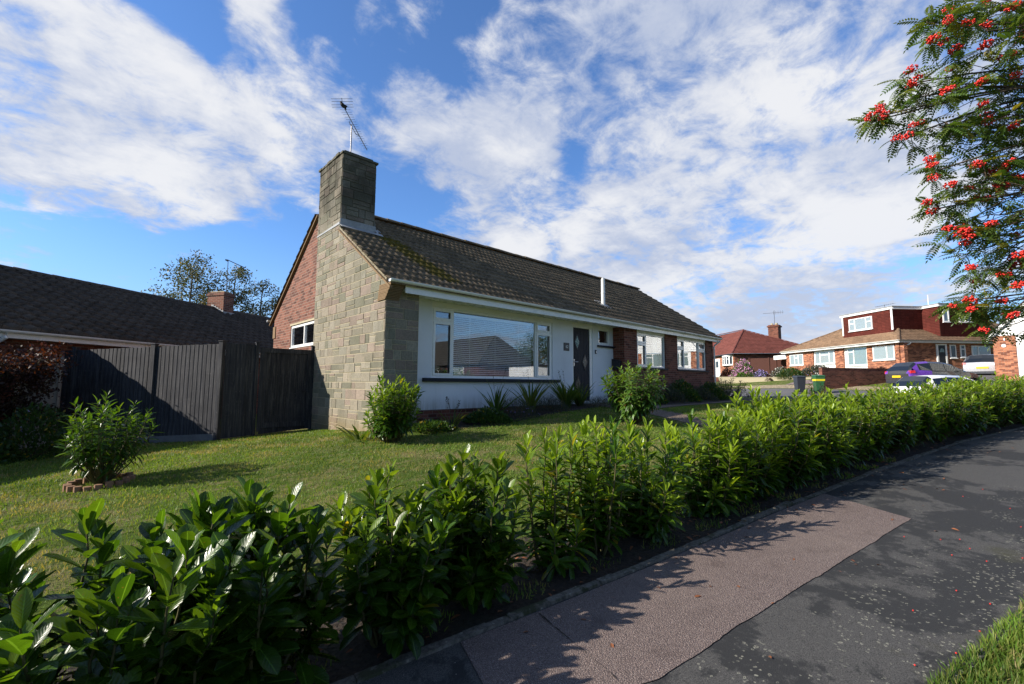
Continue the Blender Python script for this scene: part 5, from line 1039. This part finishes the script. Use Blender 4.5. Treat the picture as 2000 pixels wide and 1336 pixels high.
A2=A+Vector((-.15,-.02,0)); triroof(A2,Bc,Ep,Dp,'roof','tile_red',rh_); triroof(A2,Cc,Dp+(Cc-A2).normalized()*2.6+Vector((0,0,0)) if False else Dp,Dp,'side_roof','tile_red',rh_)
ridge_tiles('hip_tile','tile_red',A2+Vector((0,0,.04)),Dp+Vector((0,0,.06)),rh_,r=.10,ln=.4); ridge_tiles('ridge_tile','tile_red',Dp+Vector((0,0,.05)),Ep+Vector((0,0,.05)),rh_,r=.10)
ridge_tiles('hip_tile','tile_red',Cc+Vector((0,0,.04)),Dp+Vector((0,0,.05)),rh_,r=.08)
g=MB(); g.fbox(RL,0,10,-.02,.0,4.88,4.98); g.fbox(RR,0,9.5,-.02,.0,4.88,4.98); g.fbox(RL,.1,10,-.35,-.021,4.92,4.94); g.build('fascia','charcoal',rh_)
bwn=MB(); N_=6; ra=1.05; pts=[]
for k in range(N_+1): q=-1+2*k/N_; pts.append((1.83+q*1.18,-.34+.36*(1-q*q)))
for k in range(N_):
    (u0,n0),(u1,n1)=pts[k],pts[k+1]; Fk=Fr(tuple(RL(u0,n0,0))[:2],tuple(RL(u1,n1,0)-RL(u0,n0,0))[:2]); Fk.n=RL.n; ln=(RL(u1,n1,0)-RL(u0,n0,0)).length
    bwn.fbox(Fk,0,ln,-.05,.0,3.73,3.87); bwn.fbox(Fk,0,ln,-.05,.0,4.74,4.87); bwn.fbox(Fk,0,.06,-.05,.0,3.87,4.74); bwn.fbox(Fk,ln-.06,ln,-.05,.0,3.87,4.74); 
    if k%2: bwn.fbox(Fk,.06,ln-.06,-.05,0,4.42,4.47)
bw2=bwn.build('bow_window','white_frame',rh_)
g=MB()
for k in range(N_):
    (u0,n0),(u1,n1)=pts[k],pts[k+1]; g.quad(RL(u0,n0-.03,3.8),RL(u1,n1-.03,3.8),RL(u1,n1-.03,4.8),RL(u0,n0-.03,4.8))
g.build('pane','dark_glass',bw2)
g=MB(); g.fbox(RL,3.5,4.6,-.345,-.29,2.3,4.62); g.build('front_door','white_frame',rh_); win_far(rh_,RL,3.65,4.45,3.5,4.4,[(1,0,None)],n=-.285)
g=MB(); g.box(60.6,61.7,17.6,18.7,6.4,8.87); g.box(60.5,61.8,17.5,18.8,8.60,8.76); rc=g.build('chimney','brick_dark',rh_); g=MB(); 
for dy in (17.9,18.4): g.tube([(61.15,dy,8.87),(61.15,dy,9.1)],.15,8)
g.build('chimney_pot','mortar',rc)
t_=thing('tv_aerial','small aerial on the chimney of the red roofed bungalow','aerial',(61.15,18.1,8.87)); g=MB(); g.tube([(61.15,18.1,8.9),(61.15,18.1,10.7)],.03,5); g.build('mast','aerial_metal',t_); g=MB(); g.tube([(61,19.3,10.4),(61.3,17.1,10.4)],.02,5)
for k in range(5): g.tube([(61.25,17.2+.25*k,10.2),(61.25,17.2+.25*k,10.6)],.012,4)
g.build('boom','aerial_metal',t_)
# right house with white clad gable
wh=thing('house','brick and white clad house cut by the right edge of the photo','house',(36,0,1.9))
GF=Fr((36,-.02),(-.12,-.99)); 
if GF.n.x>0: GF=Fr((36,-.02),(-.12,-.99),nside=1)
for a_,b_ in ((0,.85),(5.1,9.5)): wall(GF,a_,b_,1.5,4.25,[],'brick_orange','front_wall',wh,n0=0)
g=MB(); g.fbox(GF,.85,5.1,-.2,-.03,1.5,3.05); g.fbox(GF,.85,1.05,-.2,-.03,3.051,4.25); g.fbox(GF,4.9,5.1,-.2,-.03,3.051,4.25); g.build('white_panel','white_panel',wh)
win_far(wh,GF,1.05,4.9,3.06,4.22,[(.2,0,.7),(.8,0,None),(1,0,.7)],n=-.10,net='curtain_grey')
gb=MB(); k_=0; z=4.26
while z<8.6:
    half=(9.4-z*0)/2; inset=(z-4.26)/1.15*1.0; a=.0+inset; b=9.5-inset
    if b-a<.3: break
    gb.hexa([GF(a,-.2,z),GF(b,-.2,z),GF(b,.035,z),GF(a,.035,z),GF(a,-.2,z+.149),GF(b,-.2,z+.149),GF(b,.01,z+.149),GF(a,.01,z+.149)]); z+=.15
gb.build('gable_cladding','white_panel',wh)
g=MB(); ap=GF(4.75,.15,4.1+4.9*1.15)
for (a,b) in ((GF(-.2,.15,3.95),ap),(GF(9.7,.15,3.95),ap)): g.slab([a,b,b+Vector((0,0,.28)),a+Vector((0,0,.22))],tuple(-GF.n*.03))
g.build('bargeboard','white_panel',wh)
for s_,(a,b) in enumerate(((-.25,4.75),(9.75,4.75))):
    g=MB(); g.slab([GF(a,.16,4.2),GF(b,.16,4.2+5*1.15),GF(b,-9,4.2+5*1.15),GF(a,-9,4.2)],(0,0,.08)); g.build('roof','tile_slate',wh)
wl=Fr(tuple(GF(0,0,0))[:2],tuple(-GF.n)[:2]); g=MB(); g.slab([GF(0,-.26,1.5),GF(0,-9,1.5),GF(0,-9,4.2),GF(0,-.26,4.2)],tuple(GF.u*.25)); g.build('side_wall','brick_orange',wh)
g=MB(); g.tube([GF(.40,.001,3.72),GF(.40,.03,3.72)],.09,14); g.build('wall_plaque','pipe_white',wh); g=MB(); g.fbox(GF,.42,.47,.001,.05,4.0,4.12); g.build('wall_lamp','white_frame',wh)
# opposite side of the road, seen mirrored in the picture window
oh=thing('bungalow','brown roofed bungalow across the road mirrored in the picture window','bungalow',(28,-18,.9))
g=MB(); g.box(24.6,31.2,-35,-13.4,.3,3.3); g.build('wall','wood_fence_brown',oh)
def P3(x,y,z): return Vector((x,y,z))
q=[P3(24.2,-35.4,3.25),P3(24.2,-13,3.25),P3(31.6,-13,3.25),P3(31.6,-35.4,3.25)]; r1,r0=P3(27.9,-15.2,6.1),P3(27.9,-31,6.1)
triroof(q[1],q[0],r0,r1,'roof','tile_slate',oh); triroof(q[2],q[1],r1,r1,'end_roof','tile_slate',oh)  # dark tiles put shade into the colour of this brown roof
g=MB(); g.quad(q[2],q[3],r0,r1); g.quad(q[3],q[0],r0); g.norecalc=True; g.build('back_roof','tile_slate',oh)
Fo=Fr((24.6,-14.6),(0,-1)); 
if Fo.n.x>0: Fo=Fr((24.6,-14.6),(0,-1),nside=1)
win_far(oh,Fo,1,3.2,1.9,3.1,[(.3,0,.7),(1,0,None)],n=.002,net='net_white'); win_far(oh,Fo,5,7.2,1.9,3.1,[(.3,0,.7),(1,0,None)],n=.002,net='net_white')
gr_=thing('garage','low white garage beside the mirrored bungalow','garage',(29,-11,.9)); g=MB(); g.box(27.3,31,-12.6,-9.4,.5,3.05); g.build('wall','white_panel',gr_); g=MB(); g.box(27.2,31.1,-12.7,-9.3,3.051,3.2); g.build('flat_roof','charcoal',gr_); g=MB(); g.box(27.27,27.298,-12.2,-9.9,.8,2.85); g.build('garage_door','white_frame',gr_)
for k_,(hx,hy,hl) in enumerate(((21.5,-15.5,'dark bush across the road nearest the mirrored garage'),(21.6,-19.5,'middle dark bush in the mirrored front garden'),(21.8,-24.5,'dark bush at the far side of the mirrored front garden'))): mound('garden_bush',hl,'shrub',hx,hy,2.1,2.3,'leaf_grey',3500,.2,400+k_)
tree('garden_tree','round tree behind the white garage across the road',31.5,-13,4.4,2.0,'leaf_small',5000,.14,77,.9)
tree('garden_tree','taller tree at the far side of the road behind the garage',36,-13.5,5.6,2.4,'leaf_small',4500,.16,78,.9)
# ---------------- low walls and front garden plants ----------------
def lowwall(name,label,p,q,h,mat='brick_dark',cope='mortar'):
    p=np.array(p);q=np.array(q); L=np.hypot(*(q-p)); F=Fr(p,q-p); t_=thing(name,label,'wall',(float(p[0]),float(p[1]),float(H(*p)))); z0=float(min(H(*p),H(*q))); z1=float(max(H(*p),H(*q)))+h
    g=MB(); g.fbox(F,0,L,-.11,.11,z0-.2,z1); g.build('brickwork',mat,t_); g=MB(); g.fbox(F,-.02,L+.02,-.13,.13,z1+.001,z1+.05); g.build('coping',cope,t_); return t_
lowwall('garden_wall','low dark brick wall behind the green wheeled bin',(31.4,7.0),(36.6,3.7),.62,'brick_dark','brick_dark')
lowwall('garden_wall','low red brick wall below the bow window of the red roofed bungalow',(39.6,17.0),(40.3,15.0),.28,'brick_dark')
lowwall('garden_wall','long low pale kerb wall in front of the flower border',(37.6,15.4),(38.6,9.2),.10,'mortar')
lowwall('garden_wall','low brick wall in front of the chalet with the sunlit end',(37.8,8.2),(39.2,4.2),.35,'brick_dark')
mound('flowering_shrub','large shrub covered with pink flowers in front of the red brown fence','shrub',41.4,14.9,1.05,1.75,'leaf_bright',2600,.13,201,fl=('petal_pink',900,.11))
mound('garden_shrub','small dark red shrub under the bow window','shrub',41.9,16.35,.75,1.1,'leaf_acer',1800,.12,202)
mound('garden_shrub','yellow green plant at the foot of the pink flowering shrub','shrub',39.6,14.4,.55,.7,'leaf_bright',1200,.12,203)
mound('aster_clump','clump of lilac flowers in the far border','flowers',39.6,12.9,.7,.8,'leaf_grey',1500,.1,204,fl=('petal_purple',420,.09))
mound('aster_clump','pale lilac flowers right of the lilac clump','flowers',39.9,11.6,.8,.95,'leaf_grey',1600,.1,205,fl=('petal_white',160,.07))
mound('ornamental_grass','rounded grassy tuft in the far border left of the dark bin','plant',38.6,10.9,.6,.75,'leaf_small',1500,.22,206,BLADE,up=1.6)
mound('garden_shrub','low green border plant between the flower clumps','shrub',39.4,13.7,.8,.6,'leaf_small',1200,.1,207)
mound('garden_shrub','orange tinged low plant on the kerb wall','shrub',38.3,11.9,.35,.45,'leaf_acer',600,.09,208)
mound('garden_shrub','wide grey green shrub under the left window of the chalet','shrub',44.6,10.2,1.5,.9,'leaf_grey',2600,.13,209,fl=('petal_purple',120,.06))
mound('garden_shrub','green shrub left of the chalet front wall','shrub',43.6,11.8,1.0,.8,'leaf_small',1600,.13,210)
mound('garden_shrub','dark purple low shrub on the dark brick wall','shrub',36.0,6.0,.9,.7,'leaf_acer',1700,.10,211)
mound('garden_shrub','red leaved low shrub in front of the white panel','shrub',37.4,5.0,.6,.75,'leaf_acer',1100,.10,212)
mound('garden_shrub','green and yellow low plants between the two red shrubs','shrub',36.6,5.5,.6,.55,'leaf_bright',900,.09,213)
mound('garden_shrub','straggly low plant at the sunlit end of the low wall','shrub',37.5,3.9,.7,.6,'leaf_small',900,.1,214)
drape('rockery',[(34.6,9.8),(34.9,8.4),(34.2,6.6)],[(37.4,9.6),(37.3,8.2),(36.4,6.4)],'rubble',.03,20,5)
a,b=leafy_shrub(np.random.default_rng(220),14,.7,.35,.12,10,LEAF_NARROW,newf=.1,low=.3)
plant('garden_shrub','thin brownish plant in front of the dark wheeled bin','shrub',26.2,6.0,a,b,mat='leaf_acer',scl=(1.6,1.6,1.3))
plant('verge_weed','small tuft of weeds at the road edge','plant',24.0,8.4,*leafy_shrub(np.random.default_rng(221),9,.25,.3,.09,8,LEAF_NARROW),mat='leaf_small')
# ---------------- wheeled bins ----------------
def bin_(label,x,y,mat,rz,band,z=None):
    z=float(H(x,y)) if z is None else z; t_=thing('wheeled_bin',label,'bin',(x,y,z)); t_.rotation_euler=(0,0,rz)
    def add(mb,name,mat,par=t_,**k):
        o=mb.build(name,mat,None,**k); del_=o; o.parent=par; o.location=(0,0,0); return o
    g=MB(); b,w0,w1,h=.08,.22,.29,.98; g.hexa([(-w0,-w0,b),(w0,-w0,b),(w0,w0,b),(-w0,w0,b),(-w1,-w1-.05,h),(w1,-w1-.05,h),(w1,w1,h),(-w1,w1,h)]); bd_=add(g,'body',mat,bev=.025)
    g=MB(); g.hexa([(-w1-.02,-w1-.08,h+.002),(w1+.02,-w1-.08,h+.002),(w1+.02,w1+.06,h+.002),(-w1-.02,w1+.06,h+.002),(-w1,-w1-.04,h+.07),(w1,-w1-.04,h+.07),(w1,w1,h+.10),(-w1,w1,h+.10)]); add(g,'lid',mat,bev=.02)
    g=MB(); g.tube([(-.25,w1+.08,h),(.25,w1+.08,h)],.018,8); add(g,'handle',mat)
    for s in (-1,1): g=MB(); g.tube([(s*.20,.22,.1),(s*.27,.22,.1)],.10,14); add(g,'wheel','rubber')
    if band:
        g=MB(); za,zb=.72,.83; wa_=w0+(w1-w0)*(za-b)/(h-b)+.004; wb_=w0+(w1-w0)*(zb-b)/(h-b)+.004; g.hexa([(-wa_,-wa_-.038,za),(wa_,-wa_-.038,za),(wa_,wa_,za),(-wa_,wa_,za),(-wb_,-wb_-.043,zb),(wb_,-wb_-.043,zb),(wb_,wb_,zb),(-wb_,wb_,zb)]); add(g,'band','band_yellow')
    return t_
bins_=[bin_('dark blue grey wheeled bin by the far kerb','' or 29.05,7.5,'plastic_dark',-.9,False,1.08),bin_('green wheeled bin with a yellow band by the far kerb',29.3,6.65,'plastic_green',-1.0,True,1.12)]
for b_ in bins_: b_.scale=(.8,.8,.93)
# ---------------- cars ----------------
ST=[(0.0,.74,.38,.80,1,.84),(.07,.83,.30,.96,.97,.99),(.22,.86,.26,1.02,.84,1.22),(.5,.87,.25,1.01,.80,1.44),(1.2,.88,.24,.98,.79,1.50),(2.0,.88,.24,.95,.79,1.48),(2.55,.88,.24,.93,.80,1.36),(3.05,.87,.24,.92,.90,1.06),(3.25,.86,.25,.90,.95,.97),(3.75,.83,.26,.82,.93,.86),(4.02,.72,.34,.60,.9,.64)]
def ring(s): 
    x,w_,zl,b,g_,r_=s; h=[(w_*.7,zl),(w_*.97,zl+.08),(w_,min(.62,b-.05)),(w_*.97,b),(w_*g_,max(b+.02,r_-.09)),(w_*g_*.78,r_),(0,r_+.02)]
    return [(x,y,z) for y,z in h]
def car(label,x,y,head,z,body,rear=None,L=4.02,door2=None):
    t_=thing('parked_car',label,'car',(x,y,z)); t_.rotation_euler=(0,0,head)
    def add(mb,name,mat,par=t_,**k): o=mb.build(name,mat,None,**k); o.parent=par; o.location=(0,0,0); return o
    rings=[ring(s) for s in ST]; nr_=len(rings[0])
    def shell(cond,name,mat,off=0,shrink=0,only=None):
        g=MB(); V=[]
        for i in range(len(rings)-1):
            for side in ((1,-1) if only is None else (only,)):
                for j in range(nr_-1):
                    if not cond(i,j): continue
                    P=[Vector(q) for q in (rings[i][j],rings[i+1][j],rings[i+1][j+1],rings[i][j+1])]; 
                    if side<0: P=[Vector((p.x,-p.y,p.z)) for p in P][::-1]
                    n=(P[2]-P[0]).cross(P[3]-P[1]).normalized(); c=sum(P,Vector())/4
                    if n.dot(c-Vector((2,0,.7)))<0: n=-n
                    if shrink: P=[p+(c-p)*shrink for p in P]
                    g.quad(*[p+n*off for p in P])
        if not g.f: return None
        if name=='body':
            for e in (0,-1): R_=rings[e]; g.poly([Vector(p) for p in R_]+[Vector((p[0],-p[1],p[2])) for p in R_[::-1][1:]])
        return g
    glassc=lambda i,j:(j==3 and 3<=i<=6) or (j in(4,5) and (i in (1,2) or i in (6,7)))
    isrear=lambda i,j:(not glassc(i,j)) and i<4 and j<5
    g=shell(lambda i,j:(rear is None or not isrear(i,j)),'body',body)
    # subdivide for smooth panels
    o=add(g,'body',body); me=o.data; bm=bmesh.new(); bm.from_mesh(me); bmesh.ops.remove_doubles(bm,verts=bm.verts,dist=.001); bm.to_mesh(me); bm.free(); me.polygons.foreach_set('use_smooth',[True]*len(me.polygons)); 
    if rear: o2=add(shell(isrear,'rear',rear,.001),'rear_quarter',rear); bm=bmesh.new(); bm.from_mesh(o2.data); bmesh.ops.remove_doubles(bm,verts=bm.verts,dist=.001); bm.to_mesh(o2.data); bm.free(); o2.data.polygons.foreach_set('use_smooth',[True]*len(o2.data.polygons))
    for nm,cc in (('rear_window',lambda i,j:j in(4,5) and i in(1,2)),('windscreen',lambda i,j:j in(4,5) and i in(6,7)),):
        g=shell(cc,'g','dark_glass',.006,.0); add(g,nm,'dark_glass')
    for sd in (1,-1):
        g=shell(lambda i,j:j==3 and 3<=i<=6,'g','dark_glass',.006,.07,sd); add(g,'side_window','dark_glass')
    for wx in (.72,3.28):
        for s in (-1,1):
            g=MB(); g.tube([(wx,s*.70,.31),(wx,s*.885,.31)],.31,20); wh_=add(g,'wheel','rubber'); g=MB(); g.tube([(wx,s*.886,.31),(wx,s*.895,.31)],.20,16); add(g,'rim','car_silver',wh_)
    for s in (-1,1):
        g=MB(); g.hexa([(.02,s*.66,.84),(.03,s*.82,.84),(.26,s*.885,.86),(.26,s*.80,.86),(.05,s*.70,.98),(.07,s*.83,.99),(.24,s*.872,1.0),(.22,s*.78,1.0)]); add(g,'tail_lamp','lamp_red')
        g=MB(); g.hexa([(3.80,s*.55,.66),(4.0,s*.70,.64),(3.70,s*.86,.68),(3.6,s*.8,.68),(3.78,s*.55,.80),(3.93,s*.68,.74),(3.62,s*.86,.80),(3.55,s*.8,.82)]); add(g,'headlight','glass_clear')
        g=MB(); g.hexa([(2.62,s*.86,.96),(2.78,s*.86,.96),(2.78,s*1.05,.98),(2.66,s*1.05,.98),(2.62,s*.86,1.05),(2.78,s*.86,1.05),(2.76,s*1.03,1.10),(2.66,s*1.03,1.10)]); add(g,'wing_mirror',body,bev=.02)
    g=MB(); g.box(-.035,-.012,-.26,.26,.62,.73); add(g,'number_plate','plate_yellow')
    g=MB(); g.box(-.03,.1,-.70,.70,.30,.46); add(g,'bumper_trim','plastic_dark',bev=.02)
    return t_
car('grey parked car with a purple rear quarter in front of the chalet house',32.9,3.75,math.atan2(-2.7,3.1),1.38,'car_grey','car_purple')
car('white parked car mostly hidden behind the hedge',26.6,2.75,math.atan2(-2.3,3.0),.52,'car_white')
car('silver hatchback parked beside the brick corner with its rear showing',39.2,.50,-.08,1.98,'car_silver')
# ---------------- rowan ----------------
TR=(5.3,-1.9); tz=float(H(*TR))
rw=thing('rowan_tree','rowan hung with red berry clusters overhanging from the right edge','tree',(TR[0],TR[1],tz)); rg=np.random.default_rng(300)
LUMPS=[(3.6, 0.06, 3.67, 0.12), (3.6, 0.14, 3.75, 0.07), (3.7, -0.1, 3.61, 0.24), (3.59, 0.2, 3.3, 0.13), (3.59, 0.26, 3.41, 0.07), (3.48, 0.38, 3.21, 0.07), (3.47, 0.43, 3.19, 0.04), (3.8, 0.05, 3.32, 0.23), (4.0, -0.14, 3.28, 0.28), (3.59, 0.27, 3.08, 0.08), (3.7, 0.12, 3.11, 0.12), (3.9, -0.01, 3.07, 0.14), (4.1, -0.14, 2.93, 0.2), (3.6, 0.17, 2.82, 0.08), (3.8, 0.09, 2.65, 0.16), (4.0, -0.08, 2.59, 0.26), (3.7, 0.17, 2.62, 0.08), (3.8, 0.15, 2.44, 0.11), (3.9, 0.02, 2.37, 0.19), (4.2, -0.12, 2.3, 0.21), (3.9, 0.06, 2.07, 0.11), (4.0, -0.04, 1.99, 0.15), (3.9, 0.11, 2.03, 0.07), (4.09, -0.35, 3.58, 0.34), (4.28, -0.38, 2.97, 0.46), (4.29, -0.34, 2.34, 0.46), (4.2, -0.12, 1.98, 0.14), (3.8, -0.03, 3.85, 0.16), (4.09, -0.23, 3.9, 0.2), (3.9, -0.04, 2.8, 0.13)]
for k in range(46):
    th=rg.uniform(0,6.28); q=np.array([4.9+1.7*math.cos(th)*rg.uniform(.3,1),-1.7+1.5*math.sin(th)*rg.uniform(.3,1),rg.uniform(2.6,5.6)])
    # keep the out of frame lumps out of frame
    f=np.array(fw); d=q-np.array([0,0,1.55]); zc=d@f; uu=d@np.array(r2)/zc*885.2; 
    if uu>1130 or q[2]-1.55>1.15*zc: LUMPS.append((*q,.32))
S0=np.array([TR[0],TR[1],tz]); fork=[np.array([5.15,-1.75,1.9]),np.array([5.2,-1.9,2.6]),np.array([5.1,-1.5,3.3])]
paths=[np.array([S0,fork[0],fork[1],fork[2],np.array([5.0,-1.6,4.6])])]; rads=[(.10,.035)]; lf=[]; bc=[]; hubs=fork
for (x,y,z,r_) in LUMPS:
    c=np.array([x,y,z]); vis=r_!=.32; hb=min(fork,key=lambda f_:np.linalg.norm(f_-c)+abs(f_[2]-(c[2]+.1))); mid=(hb+c)/2+np.array([0,0,.22])+rg.normal(0,.06,3)
    t_=np.linspace(0,1,7)[:,None]; pth=(1-t_)**2*hb+2*t_*(1-t_)*mid+t_*t_*c; paths.append(pth); rads.append((.011,.004))
    n=int((r_/.25)**2*18)+4 if vis else 7
    for k in range(n):
        o=rg.normal(0,1,3); o=o/np.linalg.norm(o)*rg.random()**.4*r_; tip=c+o; st0=pth[-1 if np.linalg.norm(o)<.1 else -2]; paths.append(np.array([st0,(st0+tip)/2+np.array([0,0,.03]),tip])); rads.append((.003,.0015))
        m_=rg.integers(4,7); ph=rg.uniform(0,6.28)+np.arange(m_)*2.2; dirs=np.c_[np.cos(ph),np.sin(ph),rg.uniform(-.9,.45,m_)]+unit(o)*.2; lf.append((np.tile(tip,(m_,1)),dirs,np.tile([0,0,1.],(m_,1))+rg.normal(0,.3,(m_,3)),rg.uniform(.08,.125,m_)))
        if vis and rg.random()<.8: bc.append(tip+unit(np.array([-tip[0],-tip[1],.0]))*rg.uniform(.03,.12)+np.array([0,0,-.02]))
P_,D_,N_,S_=[np.concatenate([q[i] for q in lf]) for i in range(4)]; n=len(P_)
tone=np.c_[np.clip(rg.normal(.35,.25,n),0,1),np.clip(rg.normal(.1,.25,n),0,1),(rg.random(n)<.04)*rg.uniform(.4,1,n)]
V,U,F,C_=inst(ROWAN,P_,D_,N_,S_,tone); raw_mesh('crown',V-S0,F,'leaf_rowan',parent=rw,uv=U,col=C_,smooth=False)
V,U,F,C_=tubes_np(paths,rads,6); raw_mesh('trunk',V-S0,F,'bark',parent=rw,uv=U)
bm=bmesh.new(); bmesh.ops.create_icosphere(bm,subdivisions=2,radius=.0048); bv=np.array([v.co[:] for v in bm.verts]); bf_=np.array([[v.index for v in f.verts] for f in bm.faces]); bm.free()
def cluster(seed):
    rg=np.random.default_rng(seed); n=42; q=rg.normal(0,1,(n,3)); q=unit(q)*rg.random((n,1))**.35*np.array([.034,.030,.018]); q[:,2]+=-.004
    V=(bv[None]*rg.uniform(.85,1.15,(n,1,1))+q[:,None]).reshape(-1,3); F=(bf_[None]+(np.arange(n)*len(bv))[:,None,None]).reshape(-1,3); return V,F
cl0=[]
for k in range(4):
    V,F=cluster(k); o=raw_mesh('berry_cluster',V,F,'berry'); cl0.append(o.data); bpy.data.objects.remove(o)
bc=[p for p in bc if (p-np.array([0,0,1.55]))@np.array(fw)>0 and ((p-np.array([0,0,1.55]))@np.array(r2))/((p-np.array([0,0,1.55]))@np.array(fw))<1.2 and ((p-np.array([0,0,1.55]))@np.array(u2))/((p-np.array([0,0,1.55]))@np.array(fw))<.78]
rg.shuffle(bc)
for k,p in enumerate(bc[:98]):
    o=bpy.data.objects.new('berry_cluster',cl0[k%4]); link(o); o.parent=rw; o.location=Vector(p-S0); o.rotation_euler=(rg.uniform(-.4,.4),rg.uniform(-.4,.4),rg.uniform(0,6)); s=rg.uniform(.85,1.25); o.scale=(s,s,s)
# fallen berries on the tarmac
n=26; X=rg.uniform(2.8,7.5,n); Y=np.interp(X,vx[:,0],vx[:,1])+rg.random(n)**2*1.0; q=np.c_[X,Y,H(X,Y)+.022]; V=(bv[None]*.95+q[:,None]).reshape(-1,3); F=(bf_[None]+(np.arange(n)*len(bv))[:,None,None]).reshape(-1,3)
raw_mesh('fallen_berries',V,F,'berry',kind='stuff',label='red rowan berries fallen on the tarmac',cat='berries')
